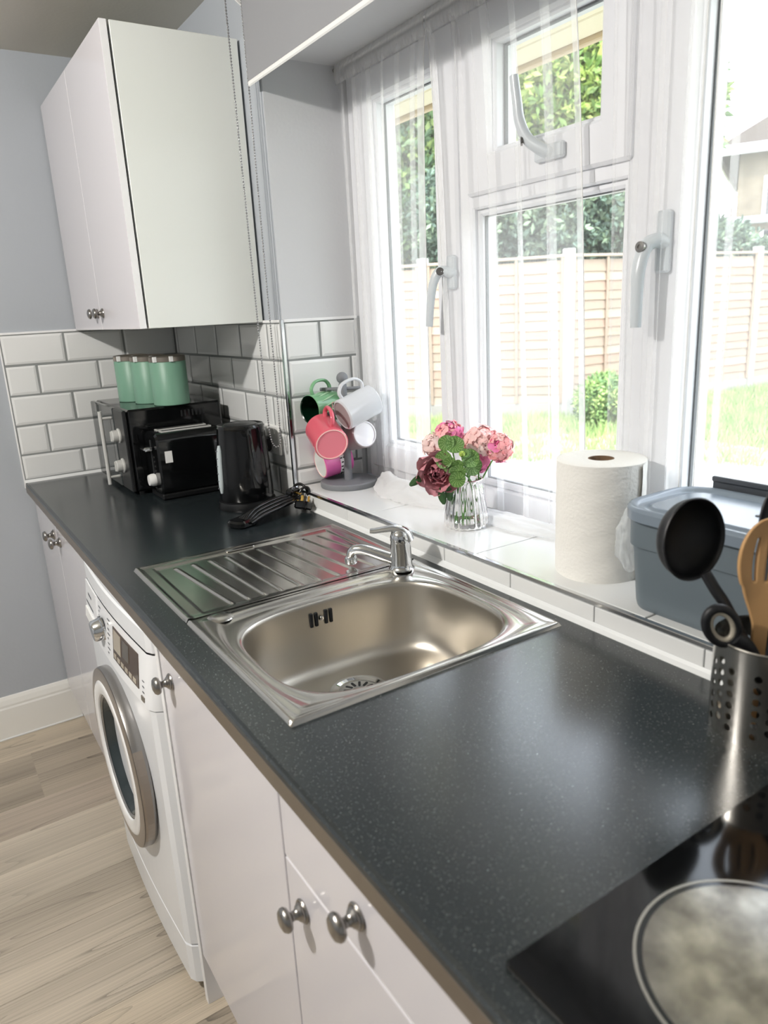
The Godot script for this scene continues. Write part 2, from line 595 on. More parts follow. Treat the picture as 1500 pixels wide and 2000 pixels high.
func setting() -> void:
	# floor: planks across the room
	var s := S()
	bx(s, Vector3(-3.5, FL - 0.12, -0.15), Vector3(0.36, FL - 0.012, 4.3))
	var floor_ := struct("floor", "pale grey-beige wood plank floor of the kitchen", "floor", s, M.gap)
	s = S()
	bx(s, Vector3(-1.78, -0.012, -0.0747), Vector3(1.78, 0, 0.0747), 0.0008)
	s.generate_normals()
	var pm: Mesh = s.commit()
	var row := 0
	var z := 0.09 - 0.15
	while z < 4.2:
		var p := MeshInstance3D.new()
		p.name = "plank"
		p.mesh = pm
		p.material_override = M["plank%d" % ((row * 5 + row / 3) % 6)]
		p.position = Vector3(-1.7, FL, z)
		floor_.add_child(p, true)
		row += 1
		z += 0.15
	s = S()
	bx(s, Vector3(-3.6, CE, -0.2), Vector3(0.36, CE + 0.2, 4.4))
	struct("ceiling", "plain off-white kitchen ceiling", "ceiling", s, M.ceiling_paint)
	# end wall
	s = S()
	bx(s, Vector3(-3.6, FL - 0.12, -0.2), Vector3(0.36, CE + 0.05, -0.0065))
	var wf := struct("wall_far", "blue-grey end wall with white bevelled tiles above the worktop", "wall", s, M.wall_paint)
	s = S()
	bx(s, Vector3(-0.5925, WT - 0.03, -0.0065), Vector3(0.006, 1.404, -0.0022))
	part(wf, "grout", s, M.grout)
	tile_rows(wf, Vector3.ZERO, Vector3.RIGHT, -0.5915, 0.0, -0.391, -0.290, WT + 0.008)
	s = S()
	bx(s, Vector3(-0.5965, 1.404, -0.0065), Vector3(0.0, 1.4115, 0.001), 0.001)
	bx(s, Vector3(-0.5965, WT - 0.02, -0.0065), Vector3(-0.5915, 1.4115, 0.0005), 0.001)
	part(wf, "tile_edging", s, M.edge_white)
	s = S()
	prism(s, [Vector2(0, 0), Vector2(0.009, 0), Vector2(0.003, 0.003), Vector2(0, 0.009)], Transform3D(Basis(Vector3(0, 0, 1), Vector3(0, 1, 0), Vector3(-1, 0, 0)), Vector3(0, WT, 0)), 0.594)
	part(wf, "sealant_bead", s, M.sealant)
	# window wall, with the opening
	s = S()
	bx(s, Vector3(0.006, FL - 0.12, -0.1), Vector3(0.34, CE + 0.05, JZ + 0.002 - 0.008))
	bx(s, Vector3(0.006, FL - 0.12, NZ + 0.006), Vector3(0.34, CE + 0.05, 4.4))
	bx(s, Vector3(0.006, FL - 0.12, JZ - 0.01), Vector3(0.34, SY - 0.008, NZ + 0.01))
	bx(s, Vector3(0.006, 2.052, JZ - 0.01), Vector3(0.34, CE + 0.05, NZ + 0.01))
	var wr := struct("wall_right", "blue-grey window wall with white bevelled tiles and a deep window recess", "wall", s, M.wall_paint)
	s = S()
	bx(s, Vector3(0.0065, 1.41, JZ - 0.012), Vector3(0.26, 2.0525, JZ - 0.004))
	bx(s, Vector3(0.0065, 2.046, JZ - 0.006), Vector3(0.26, 2.0535, NZ + 0.006))
	bx(s, Vector3(0.0065, 1.41, NZ + 0.003), Vector3(0.26, 2.0525, NZ + 0.01))
	part(wr, "recess_plaster", s, M.jamb_paint)
	s = S()
	bx(s, Vector3(0.0022, WT - 0.03, 0.0), Vector3(0.0065, 1.404, JZ - 0.003))
	bx(s, Vector3(0.0022, WT - 0.03, JZ - 0.003), Vector3(0.0065, SY - 0.004, NZ + 0.003))
	bx(s, Vector3(0.0022, WT - 0.03, NZ + 0.003), Vector3(0.0065, 1.404, 3.3))
	bx(s, Vector3(0.004, SY - 0.008, JZ - 0.006), Vector3(0.25, 1.404, JZ - 0.0022))
	bx(s, Vector3(0.004, SY - 0.008, NZ + 0.0022), Vector3(0.25, 1.404, NZ + 0.006))
	part(wr, "grout", s, M.grout)
	var zd := Vector3(0, 0, 1)
	# u must run so that u x up points into the room (-x): that is +z
	tile_rows(wr, Vector3.ZERO, zd, 0.001, JZ - 0.009, 0.227, 0.139, WT + 0.008)
	tile_rows(wr, Vector3(0, 0, 0), zd, NZ + 0.009, 3.25, 2.55, 2.65, WT + 0.008)
	tile_rows(wr, Vector3(0, 0, JZ), Vector3.RIGHT, 0.009, 0.236, 0.117, 0.012, SY)
	tile_rows(wr, Vector3(0, 0, NZ), Vector3.LEFT, -0.236, -0.009, -0.117, -0.012, SY)
	# low row under the sill
	var zz := 1.229 - 0.404
	while zz < NZ:
		tile(wr, Vector3.ZERO, zd, Vector3.UP, maxf(zz, JZ + 0.002), minf(zz + 0.202, NZ - 0.002), WT + 0.008, SY - 0.008, 0.0)
		zz += 0.202
	s = S()
	for yz in [[JZ, 1.0], [NZ, -1.0]]:
		var z0: float = yz[0]
		var d: float = yz[1]
		bx(s, Vector3(-0.0015, SY - 0.006, z0 - d * 0.009), Vector3(0.009, 1.4115, z0 + d * 0.0015), 0.0015)
	part(wr, "corner_trim", s, M.trim_metal)
	s = S()
	bx(s, Vector3(-0.001, 1.404, 0), Vector3(0.0065, 1.4115, JZ - 0.009), 0.001)
	bx(s, Vector3(0.009, 1.404, JZ - 0.005), Vector3(0.24, 1.4115, JZ + 0.0012), 0.001)
	bx(s, Vector3(0.009, 1.404, NZ - 0.0012), Vector3(0.24, 1.4115, NZ + 0.005), 0.001)
	bx(s, Vector3(-0.001, 1.404, NZ + 0.009), Vector3(0.0065, 1.4115, 3.25), 0.001)
	part(wr, "tile_edging", s, M.edge_white)
	s = S()
	prism(s, [Vector2(0, 0), Vector2(0, 0.009), Vector2(-0.004, 0.004), Vector2(-0.012, 0)], Transform3D(Basis.IDENTITY, Vector3(0.001, WT, 0)), 3.25)
	part(wr, "sealant_bead", s, M.sealant)
	# painted angle bead beside the recess, seen as fine vertical lines
	s = S()
	for k in 3:
		bx(s, Vector3(0.0035, 1.4115, JZ - 0.012 - 0.014 * k - 0.006), Vector3(0.0065, 2.24, JZ - 0.012 - 0.014 * k), 0.001)
	part(wr, "plaster_bead", s, M.wall_paint)
	# other walls
	s = S()
	bx(s, Vector3(-3.6, FL - 0.12, -0.2), Vector3(-3.42, CE + 0.05, 4.4))
	struct("wall_left", "pale blue-grey wall across the room from the window", "wall", s, M.wall_paint)
	s = S()
	bx(s, Vector3(-3.6, FL - 0.12, 4.2), Vector3(0.36, CE + 0.05, 4.4))
	struct("wall_near", "pale blue-grey wall behind the camera", "wall", s, M.wall_paint)
	# skirting on the end wall
	s = S()
	var prof := [Vector2(0, 0), Vector2(0.018, 0), Vector2(0.018, 0.118), Vector2(0.015, 0.124), Vector2(0.015, 0.132), Vector2(0.010, 0.150), Vector2(0.005, 0.160), Vector2(0, 0.162)]
	prism(s, prof, Transform3D(Basis(Vector3(0, 0, 1), Vector3(0, 1, 0), Vector3(-1, 0, 0)), Vector3(-0.545, FL, -0.0065)), 2.9)
	var bf := struct("baseboard_far", "white moulded skirting board along the end wall", "skirting board", s, M.skirting)
	s = S()
	bx(s, Vector3(-3.4, FL, 0.0115), Vector3(-0.545, FL + 0.006, 0.0155), 0.001)
	part(bf, "sealant_bead", s, M.sealant)
	# window sill
	s = S()
	bx(s, Vector3(0.004, SY - 0.03, JZ - 0.004), Vector3(0.25, SY - 0.0025, NZ + 0.004))
	var ts := struct("trim_1", "white tiled window sill with a metal edge strip", "window sill", s, M.grout)
	var zs := [JZ, 1.321, 1.724, 2.130, NZ]
	for k in 4:
		tile(ts, Vector3(0, SY, 0), Vector3(0, 0, 1), Vector3(1, 0, 0), zs[k] + 0.001, zs[k + 1] - 0.001, 0.0105, 0.238, 0.0)
	s = S()
	bx(s, Vector3(-0.0012, SY - 0.007, JZ), Vector3(0.0095, SY + 0.0006, NZ), 0.001)
	part(ts, "metal_strip", s, M.trim_metal)

# ---------- window ----------
func frame_rect(s: SurfaceTool, x0: float, x1: float, z0: float, z1: float, y0: float, y1: float, wl: float, wr: float, wb: float, wt: float, bev := 0.004) -> void:
	bx(s, Vector3(x0, y0, z0), Vector3(x1, y1, z0 + wl), bev)
	bx(s, Vector3(x0, y0, z1 - wr), Vector3(x1, y1, z1), bev)
	bx(s, Vector3(x0 + 0.0006, y0 + 0.0004, z0 + wl * 0.4), Vector3(x1 - 0.0006, y0 + wb, z1 - wr * 0.4), bev)
	bx(s, Vector3(x0 + 0.0006, y1 - wt, z0 + wl * 0.4), Vector3(x1 - 0.0006, y1 - 0.0004, z1 - wr * 0.4), bev)

func pane(parent: Node3D, x: float, z0: float, z1: float, y0: float, y1: float) -> void:
	var s := S()
	quad(s, Vector3(x, y0, z0), Vector3(x, y0, z1), Vector3(x, y1, z1), Vector3(x, y1, z0))
	part(parent, "pane", s, M.pane)
	s = S()
	var g := 0.004
	frame_rect(s, x - 0.004, x + 0.004, z0 - g, z1 + g, y0 - g, y1 + g, 2 * g, 2 * g, 2 * g, 2 * g, 0.0)
	part(parent, "gasket", s, M.gasket)

func window_handle(parent: Node3D, pts: Array, base: Vector3, base_size: Vector3, face: Vector3) -> void:
	var s := S()
	bx(s, base - base_size / 2, base + base_size / 2, 0.004)
	var rr := []
	var c := curve([base + face * 0.001] + pts, 8)
	for i in c.size():
		var t := float(i) / (c.size() - 1)
		rr.append(lerpf(0.0165, 0.0105, t))
	tube(s, c, rr, 12, true, 0.8)
	var h := part(parent, "handle", s, M.handle_white)
	s = S()
	lathe(s, [Vector2(0, 0), Vector2(0.009, 0), Vector2(0.009, 0.004), Vector2(0.004, 0.0045), Vector2(0.004, 0.003), Vector2(0, 0.003)], 18, along((pts[1] as Vector3) + face * 0.012, face))
	part(h, "lock", s, M.pewter)

func window() -> void:
	var s := S()
	var X0 := 0.235
	var X1 := 0.305
	frame_rect(s, X0 + 0.012, X1, JZ, NZ, SY + 0.0, 2.047, 0.065, 0.065, 0.055, 0.055)
	bx(s, Vector3(X0 + 0.012, SY, 1.392), Vector3(X1, 2.047, 1.452), 0.004)
	bx(s, Vector3(X0 + 0.012, SY, 1.868), Vector3(X1, 2.047, 1.935), 0.004)
	bx(s, Vector3(X0 + 0.0126, 1.628, 1.41), Vector3(X1, 1.69, 1.91), 0.004)
	var w := struct("window_1", "white plastic three-part window with a top-hung vent in the middle", "window", s, M.upvc)
	# side casements
	for k in 2:
		var z0: float = [0.985, 1.922][k]
		var z1: float = [1.408, 2.372][k]
		s = S()
		frame_rect(s, X0, X1 + 0.01, z0, z1, SY + 0.035, 2.012, 0.082, 0.082, 0.075, 0.075, 0.006)
		frame_rect(s, X0 + 0.01, X1, z0 + 0.077, z1 - 0.077, SY + 0.105, 1.942, 0.014, 0.014, 0.014, 0.014, 0.004)
		var c := part(w, "casement", s, M.upvc)
		pane(c, 0.272, z0 + 0.09, z1 - 0.09, SY + 0.118, 1.93)
		if k == 0:
			window_handle(c, [Vector3(0.222, 1.500, 1.392), Vector3(0.205, 1.503, 1.376), Vector3(0.194, 1.476, 1.365), Vector3(0.190, 1.431, 1.358), Vector3(0.189, 1.381, 1.352)], Vector3(0.229, 1.500, 1.392), Vector3(0.014, 0.075, 0.028), Vector3(-0.5, 0, 0.8).normalized())
		else:
			window_handle(c, [Vector3(0.215, 1.515, 1.962), Vector3(0.196, 1.505, 1.955), Vector3(0.184, 1.47, 1.952), Vector3(0.182, 1.43, 1.952), Vector3(0.182, 1.375, 1.952)], Vector3(0.229, 1.512, 1.965), Vector3(0.014, 0.10, 0.028), Vector3(-1, 0, 0))
	# fanlight
	s = S()
	frame_rect(s, X0, X1 + 0.01, 1.440, 1.882, 1.655, 2.012, 0.082, 0.070, 0.078, 0.07, 0.006)
	frame_rect(s, X0 + 0.01, X1, 1.516, 1.818, 1.727, 1.948, 0.014, 0.014, 0.014, 0.014, 0.004)
	var fl := part(w, "fanlight", s, M.upvc)
	pane(fl, 0.272, 1.53, 1.804, 1.741, 1.934)
	window_handle(fl, [Vector3(0.224, 1.700, 1.697), Vector3(0.207, 1.724, 1.667), Vector3(0.197, 1.757, 1.653), Vector3(0.192, 1.794, 1.650), Vector3(0.188, 1.838, 1.646)], Vector3(0.229, 1.699, 1.70), Vector3(0.014, 0.028, 0.075), Vector3(-0.6, 0, -0.5).normalized())
	# fixed lower light
	s = S()
	frame_rect(s, X0 + 0.022, X1, 1.45, 1.87, SY + 0.053, 1.63, 0.016, 0.016, 0.018, 0.016, 0.005)
	var gl := part(w, "glazing_bead", s, M.upvc)
	pane(gl, 0.272, 1.464, 1.856, SY + 0.07, 1.616)

# ---------- cupboards ----------
func knob(parent: Node3D, at: Vector3, k := 1.0) -> void:
	if not TM.has("knob"):
		var s := S()
		lathe(s, [Vector2(0, 0), Vector2(0.0155, 0.0), Vector2(0.0165, 0.002), Vector2(0.0155, 0.004), Vector2(0.0135, 0.0045), Vector2(0.0135, 0.006), Vector2(0.0115, 0.007), Vector2(0.0105, 0.009), Vector2(0.008, 0.0105), Vector2(0.0062, 0.014), Vector2(0.0062, 0.018), Vector2(0.009, 0.021), Vector2(0.0145, 0.0225), Vector2(0.0165, 0.0255), Vector2(0.0162, 0.029), Vector2(0.0135, 0.0325), Vector2(0.008, 0.0345), Vector2(0, 0.035)], 28)
		s.generate_normals()
		TM["knob"] = s.commit()
	var mi := part(parent, "knob", TM["knob"], M.pewter)
	mi.transform = Transform3D(Basis(Vector3(0, 1, 0) * k, Vector3(-1, 0, 0) * k, Vector3(0, 0, 1) * k), at)

func door(t: Node3D, called: String, x0: float, x1: float, y0: float, y1: float, z0: float, z1: float) -> MeshInstance3D:
	var s := S()
	bx(s, Vector3(x0, y0, z0), Vector3(x1, y1, z1), 0.0012)
	return wpart(t, called, s, M.gloss)

func cupboards() -> void:
	var B0 := 0.105
	var B1 := 0.856
	# wall cabinet
	var t := thing("wall_cabinet", "white gloss two-door wall cabinet hung over the microwave", "cabinet", Vector3(-0.17, 1.407, 0.41))
	var s := S()
	bx(s, Vector3(-0.3215, 1.418, 0.004), Vector3(-0.002, 2.105, 0.79), 0.001)
	wpart(t, "carcass", s, M.gap)
	s = S()
	bx(s, Vector3(-0.322, 1.407, 0.80), Vector3(-0.001, 2.113, 0.82), 0.0012)
	bx(s, Vector3(-0.322, 1.407, 0.004), Vector3(-0.001, 1.4165, 0.80), 0.0005)
	bx(s, Vector3(-0.322, 2.107, 0.004), Vector3(-0.001, 2.113, 0.80), 0.0005)
	wpart(t, "end_panel", s, M.panel)
	for k in 2:
		var z0: float = [0.003, 0.4045][k]
		var d := door(t, "door", -0.346, -0.328, 1.407, 2.113, z0, z0 + [0.399, 0.4155][k])
		s = S()
		bx(s, Vector3(-0.3455, 1.408, z0 + [0.399, 0.4155][k] - 0.0003), Vector3(-0.3285, 2.112, z0 + [0.399, 0.4155][k] + 0.0005), 0.0)
		part(d, "edging", s, M.edge_white)
		knob(d, Vector3(-0.346, 1.455, [0.372, 0.442][k]), 0.9)
	# base units
	t = thing("base_cabinet", "white gloss two-door base cabinet against the end wall, left of the washing machine", "cabinet", Vector3(-0.3, FL, 0.42), "white base cabinets under the worktop")
	s = S()
	bx(s, Vector3(-0.556, B0, 0.004), Vector3(-0.03, 0.86, 0.846), 0.001)
	wpart(t, "carcass", s, M.edge_white)
	s = S()
	bx(s, Vector3(-0.535, FL, 0.004), Vector3(-0.517, B0, 0.856))
	wpart(t, "plinth", s, M.gloss)
	var d0 := door(t, "door", -0.575, -0.557, B0, B1, 0.006, 0.399)
	knob(d0, Vector3(-0.575, 0.788, 0.352))
	d0 = door(t, "door", -0.575, -0.557, B0, B1, 0.403, 0.846)
	knob(d0, Vector3(-0.575, 0.788, 0.458))
	t = thing("base_cabinet", "white gloss single-door base cabinet right of the washing machine, under the sink", "cabinet", Vector3(-0.3, FL, 1.75), "white base cabinets under the worktop")
	s = S()
	bx(s, Vector3(-0.556, B0, 1.492), Vector3(-0.03, 0.86, 1.51), 0.001)
	bx(s, Vector3(-0.556, B0, 2.0), Vector3(-0.03, 0.86, 2.018), 0.001)
	bx(s, Vector3(-0.556, B0, 1.51), Vector3(-0.03, B0 + 0.018, 2.0), 0.001)
	wpart(t, "carcass", s, M.edge_white)
	s = S()
	bx(s, Vector3(-0.578, FL, 1.470), Vector3(-0.03, 0.862, 1.488), 0.001)
	wpart(t, "side_panel", s, M.edge_white)
	s = S()
	bx(s, Vector3(-0.535, FL, 1.489), Vector3(-0.517, B0, 2.018))
	bx(s, Vector3(-0.539, FL, 1.489), Vector3(-0.535, FL + 0.006, 2.018))
	wpart(t, "plinth", s, M.gloss)
	d0 = door(t, "door", -0.575, -0.557, B0, B1, 1.4905, 2.0165)
	knob(d0, Vector3(-0.575, 0.787, 1.552))
	t = thing("base_cabinet", "white gloss base cabinet with a drawer over a door, nearest the camera under the hob", "cabinet", Vector3(-0.3, FL, 2.5), "white base cabinets under the worktop")
	s = S()
	bx(s, Vector3(-0.556, B0, 2.022), Vector3(-0.03, 0.86, 3.1), 0.001)
	wpart(t, "carcass", s, M.edge_white)
	s = S()
	bx(s, Vector3(-0.535, FL, 2.018), Vector3(-0.517, B0, 3.1))
	wpart(t, "plinth", s, M.gloss)
	for k in 2:
		var z0: float = [2.0205, 2.425][k]
		var z1: float = [2.4215, 3.1][k]
		d0 = door(t, "drawer", -0.575, -0.557, 0.7335, B1, z0, z1)
		knob(d0, Vector3(-0.575, 0.787, [2.216, 2.76][k]))
		d0 = door(t, "door", -0.575, -0.557, B0, 0.7295, z0, z1)
		knob(d0, Vector3(-0.575, 0.676, z0 + 0.046))
		s = S()
		bx(s, Vector3(-0.5735, 0.7297, z0), Vector3(-0.558, 0.7306, z1), 0.0)
		part(d0, "edging", s, M.edge_white)

func worktop() -> void:
	var s := S()
	# postformed front: rounded top edge, along z, with the hole for the sink
	var full := [Vector2(0.0, 0.862), Vector2(0.0, 0.9)]
	var fr := [Vector2(-0.586, 0.9), Vector2(-0.5905, 0.8985), Vector2(-0.593, 0.8955), Vector2(-0.594, 0.891), Vector2(-0.594, 0.866), Vector2(-0.5925, 0.863), Vector2(-0.590, 0.862)]
	var a := full + fr
	prism(s, a, Transform3D(Basis.IDENTITY, Vector3(0, 0, 0.001)), 1.223)
	prism(s, a, Transform3D(Basis.IDENTITY, Vector3(0, 0, 1.992)), 3.1 - 1.992)
	prism(s, [Vector2(-0.53, 0.862), Vector2(-0.53, 0.9)] + fr, Transform3D(Basis.IDENTITY, Vector3(0, 0, 1.224)), 0.768)
	prism(s, [Vector2(0.0, 0.862), Vector2(0.0, 0.9), Vector2(-0.046, 0.9), Vector2(-0.046, 0.862)], Transform3D(Basis.IDENTITY, Vector3(0, 0, 1.224)), 0.768)
	var w := part(self, "worktop", s, M.worktop)
	tag(w, "dark grey speckled laminate worktop running the length of the units", "worktop")
	s = S()
	bx(s, Vector3(-0.5944, 0.864, 0.001), Vector3(-0.5935, 0.8895, 3.1), 0.0004)
	part(w, "front_edge", s, M.worktop_edge)

# ---------- sink, tap, hob ----------
const SX0 := -0.540
const SX1 := -0.036
const SZ0 := 1.216
const SZ1 := 2.0
const SZM := 1.575

func sink_rim(x: float, z: float) -> float:
	var e := minf(minf(x - SX0, SX1 - x), minf(z - SZ0, SZ1 - z))
	return 0.9003 + 0.0072 * smoothstep(0.0, 0.004, e) - 0.0022 * smoothstep(0.008, 0.016, e)

func bowl_point(phi: float, k: float, y: float) -> Vector3:
	var a := 0.212
	var b := 0.171
	var n := 3.3
	var rho := pow(pow(absf(cos(phi)) / a, n) + pow(absf(sin(phi)) / b, n), -1.0 / n)
	return Vector3(-0.288 + rho * k * cos(phi), y, 1.805 + rho * k * sin(phi))

func sink() -> void:
	var t := thing("sink", "stainless steel inset sink with one bowl and a ribbed drainer", "sink", Vector3(-0.288, WT, 1.6))
	# top round the bowl
	var phis := []
	var corners := []
	for c in [[SX0, SZM], [SX1, SZM], [SX0, SZ1], [SX1, SZ1]]: corners.append(fposmod(atan2(c[1] - 1.805, c[0] + 0.288), TAU))
	for i in 180: phis.append(TAU * i / 180.0)
	phis += corners
	phis.sort()
	var fr := [0.0, 0.05, 0.14, 0.30, 0.40, 0.50, 0.60, 0.68, 0.74, 0.80, 0.86, 0.92, 0.96, 1.0]
	var rings := []
	for ph in phis:
		var ring := []
		var p := bowl_point(ph, 1.0, 0.0)
		var dx := cos(ph)
		var dz := sin(ph)
		var far := 9.0
		if absf(dx) > 1e-5: far = minf(far, ((SX1 if dx > 0 else SX0) + 0.288) / dx)
		if absf(dz) > 1e-5: far = minf(far, ((SZ1 if dz > 0 else SZM) - 1.805) / dz)
		var q := Vector3(-0.288 + dx * far, 0, 1.805 + dz * far)
		for f in fr:
			var v := p.lerp(q, f)
			var step: float = 0.9000 + 0.0030 * smoothstep(0.0, 0.10, f) - 0.0012 * smoothstep(0.15, 0.36, f) + 0.0052 * smoothstep(0.42, 0.56, f) - 0.0020 * smoothstep(0.72, 0.80, f)
			var e := minf(minf(v.x - SX0, SX1 - v.x), minf(v.z - SZ0, SZ1 - v.z))
			v.y = lerpf(sink_rim(v.x, v.z), step, smoothstep(0.010, 0.018, e))
			ring.append(v)
		rings.append(ring)
	var s := S()
	s.set_smooth_group(1)
	for i in rings.size():
		var j := (i + 1) % rings.size()
		for k in fr.size() - 1:
			quad_out(s, rings[i][k], rings[i][k + 1], rings[j][k + 1], rings[j][k], Vector3.UP)
	wpart(t, "surround", s, M.steel)
	# bowl
	s = S()
	s.set_smooth_group(1)
	var lv := [[1.0, 0.9000], [0.992, 0.8985], [0.986, 0.892], [0.980, 0.87], [0.972, 0.83], [0.962, 0.80], [0.945, 0.782], [0.915, 0.769], [0.87, 0.7615], [0.80, 0.758], [0.6, 0.7555], [0.35, 0.754], [0.12, 0.7525], [0.0, 0.7525]]
	for i in 120:
		var p0 := TAU * i / 120.0
		var p1 := TAU * (i + 1) / 120.0
		for k in lv.size() - 1:
			var a := bowl_point(p0, lv[k][0], lv[k][1])
			var b := bowl_point(p0, lv[k + 1][0], lv[k + 1][1])
			var c := bowl_point(p1, lv[k + 1][0], lv[k + 1][1])
			var d := bowl_point(p1, lv[k][0], lv[k][1])
			if k < lv.size() - 2: tri(s, a, c, b)
			if k < lv.size() - 2: tri(s, a, d, c)
			else: tri(s, a, d, b)
	var bowl := wpart(t, "bowl", s, M.bowl_steel)
	# overflow slots on the far wall of the bowl
	s = S()
	var zo := 1.805 - 0.171 * 0.975 + 0.0005
	for k in [-2, -1, 1, 2]:
		bx(s, Vector3(-0.302 + k * 0.0105 - 0.0033, 0.852, zo - 0.004), Vector3(-0.302 + k * 0.0105 + 0.0033, 0.880, zo + 0.0022), 0.001)
	part(bowl, "overflow_slot", s, M.gap)
	s = S()
	lathe(s, [Vector2(0, 0), Vector2(0.005, 0), Vector2(0.004, 0.002), Vector2(0, 0.0025)], 14, along(Vector3(-0.302, 0.866, zo + 0.001), Vector3(0, 0, 1)))
	part(bowl, "overflow_screw", s, M.chrome)
	# waste
	var wc := Vector3(-0.290, 0.7545, 1.748)
	s = S()
	lathe(s, [Vector2(0.046, -0.004), Vector2(0.057, 0.0005), Vector2(0.055, 0.003), Vector2(0.048, 0.004), Vector2(0.043, 0.001), Vector2(0.041, -0.0), Vector2(0.036, 0.002), Vector2(0.031, 0.0035), Vector2(0.012, 0.0035), Vector2(0.009, 0.006), Vector2(0.0, 0.007)], 40, Transform3D(Basis.IDENTITY, wc))
	var st := wpart(t, "strainer", s, M.chrome)
	s = S()
	for k in 12:
		var a := TAU * k / 12.0
		prism(s, rrect(0.015, 0.0048, 0.002, 3), Transform3D(Basis(Vector3(cos(a), 0, sin(a)), Vector3(sin(a), 0, -cos(a)), Vector3(0, 1, 0)), wc + Vector3(cos(a) * 0.022, 0.0032, sin(a) * 0.022)), 0.0009)
	part(st, "strainer_slot", s, M.gap)
	# drainer
	s = S()
	var lines := []
	for i in 10:
		var f := i / 9.0
		var xf := -0.462 + f * 0.352
		var xn := -0.470 + f * 0.395
		var z0 := 1.268 + 0.012 * absf(f - 0.5)
		var z1 := 1.548
		if f < 0.35: xn += 0.03 * (0.35 - f) / 0.35
		lines.append([xf, xn, z0, z1])
	grid(s, func(u: float, v: float) -> Vector3:
		var x := lerpf(SX0, SX1, u)
		var z := lerpf(SZ0, SZM, v)
		var y := sink_rim(x, z)
		var e := minf(minf(x - SX0, SX1 - x) - 0.034, z - SZ0 - 0.030)
		y -= 0.0032 * smoothstep(0.0, 0.008, e) * (1.0 - smoothstep(1.548, 1.562, z))
		y += 0.0010 * smoothstep(1.556, 1.572, z)
		for l in lines:
			var tt := clampf((z - l[2]) / (l[3] - l[2]), 0.0, 1.0)
			var xc := lerpf(l[0], l[1], tt)
			var d := absf(x - xc)
			if d < 0.009:
				var endf := smoothstep(l[2] - 0.006, l[2] + 0.006, z) * (1.0 - smoothstep(l[3] - 0.006, l[3] + 0.004, z))
				y += 0.0030 * exp(-d * d / 0.0000105) * endf
		return Vector3(x, y, z), 252, 60, false, true)
	var dr := wpart(t, "drainer", s, M.steel)
	s = S()
	lathe(s, [Vector2(0.024, 0), Vector2(0.023, 0.002), Vector2(0.019, 0.0038), Vector2(0.008, 0.0046), Vector2(0, 0.0048)], 32, Transform3D(Basis.IDENTITY, Vector3(-0.484, 0.9045, 1.598)))
	wpart(t, "hole_cover", s, M.steel)
	s = S()
	prism(s, rrect(0.07, 0.014, 0.006, 4), Transform3D(Basis(Vector3(1, 0, 0), Vector3(0, 0, -1), Vector3(0, 1, 0)), Vector3(-0.30, 0.9045, 1.243)), 0.0022, 0.001)
	part(dr, "overflow_ledge", s, M.steel)

	# tap
	var tp := thing("mixer_tap", "chrome single-lever mixer tap behind the sink bowl", "tap", Vector3(-0.088, 0.905, 1.602))
	s = S()
	var o := Transform3D(Basis.IDENTITY, Vector3.ZERO)
	lathe(s, [Vector2(0, 0), Vector2(0.027, 0), Vector2(0.027, 0.003), Vector2(0.0235, 0.007), Vector2(0.0225, 0.012), Vector2(0.0215, 0.036), Vector2(0.021, 0.058), Vector2(0.0205, 0.0585), Vector2(0.0205, 0.0605), Vector2(0.0212, 0.061), Vector2(0.0212, 0.070), Vector2(0.018, 0.080), Vector2(0.010, 0.086), Vector2(0, 0.088)], 36, o)
	part(tp, "body", s, M.chrome)
	s = S()
	var dirl := Vector3(-0.80, 0, -0.60).normalized()
	var pl := curve([-dirl * 0.021 + Vector3(0, 0.062, 0), -dirl * 0.012 + Vector3(0, 0.080, 0), dirl * 0.006 + Vector3(0, 0.087, 0), dirl * 0.030 + Vector3(0, 0.086, 0), dirl * 0.052 + Vector3(0, 0.083, 0), dirl * 0.062 + Vector3(0, 0.083, 0)], 6)
	var rl := []
	for i in pl.size():
		rl.append(lerpf(0.015, 0.008, float(i) / (pl.size() - 1)))
	tube(s, pl, rl, 14, true, 0.5)
	part(tp, "lever", s, M.chrome)
	s = S()
	lathe(s, [Vector2(0, 0), Vector2(0.0032, 0), Vector2(0.0032, 0.0012), Vector2(0, 0.0012)], 12, along(Vector3(-0.013, 0.066, 0.0165), Vector3(-0.6, 0.1, 0.8)))
	part(tp, "indicator", s, M.gap)
	s = S()
	var tip := Vector3(-0.070, 0.026, -0.078)
	var dn := Vector3(tip.x, 0, tip.z).normalized()
	var ps := curve([dn * 0.012 + Vector3(0, 0.018, 0), dn * 0.035 + Vector3(0, 0.024, 0), dn * 0.065 + Vector3(0, 0.033, 0), dn * 0.088 + Vector3(0, 0.038, 0), dn * 0.104 + Vector3(0, 0.034, 0), dn * 0.110 + Vector3(0, 0.020, 0)], 6)
	var rs := []
	for i in ps.size(): rs.append(lerpf(0.0125, 0.0105, float(i) / (ps.size() - 1)))
	tube(s, ps, rs, 18)
	var sp := part(tp, "spout", s, M.chrome)
	s = S()
	var ae := dn * 0.1105
	lathe(s, [Vector2(0, 0.002), Vector2(0.0085, 0.002), Vector2(0.0115, 0.0), Vector2(0.0125, 0.002), Vector2(0.0125, 0.014), Vector2(0.0105, 0.017), Vector2(0, 0.017)], 24, Transform3D(Basis.IDENTITY, ae + Vector3(0, 0.006, 0)))
	for k in 16:
		var a := TAU * k / 16.0
		bx(s, ae + Vector3(cos(a) * 0.0122 - 0.0008, 0.010, sin(a) * 0.0122 - 0.0008), ae + Vector3(cos(a) * 0.0122 + 0.0008, 0.019, sin(a) * 0.0122 + 0.0008))
	part(sp, "aerator", s, M.chrome)

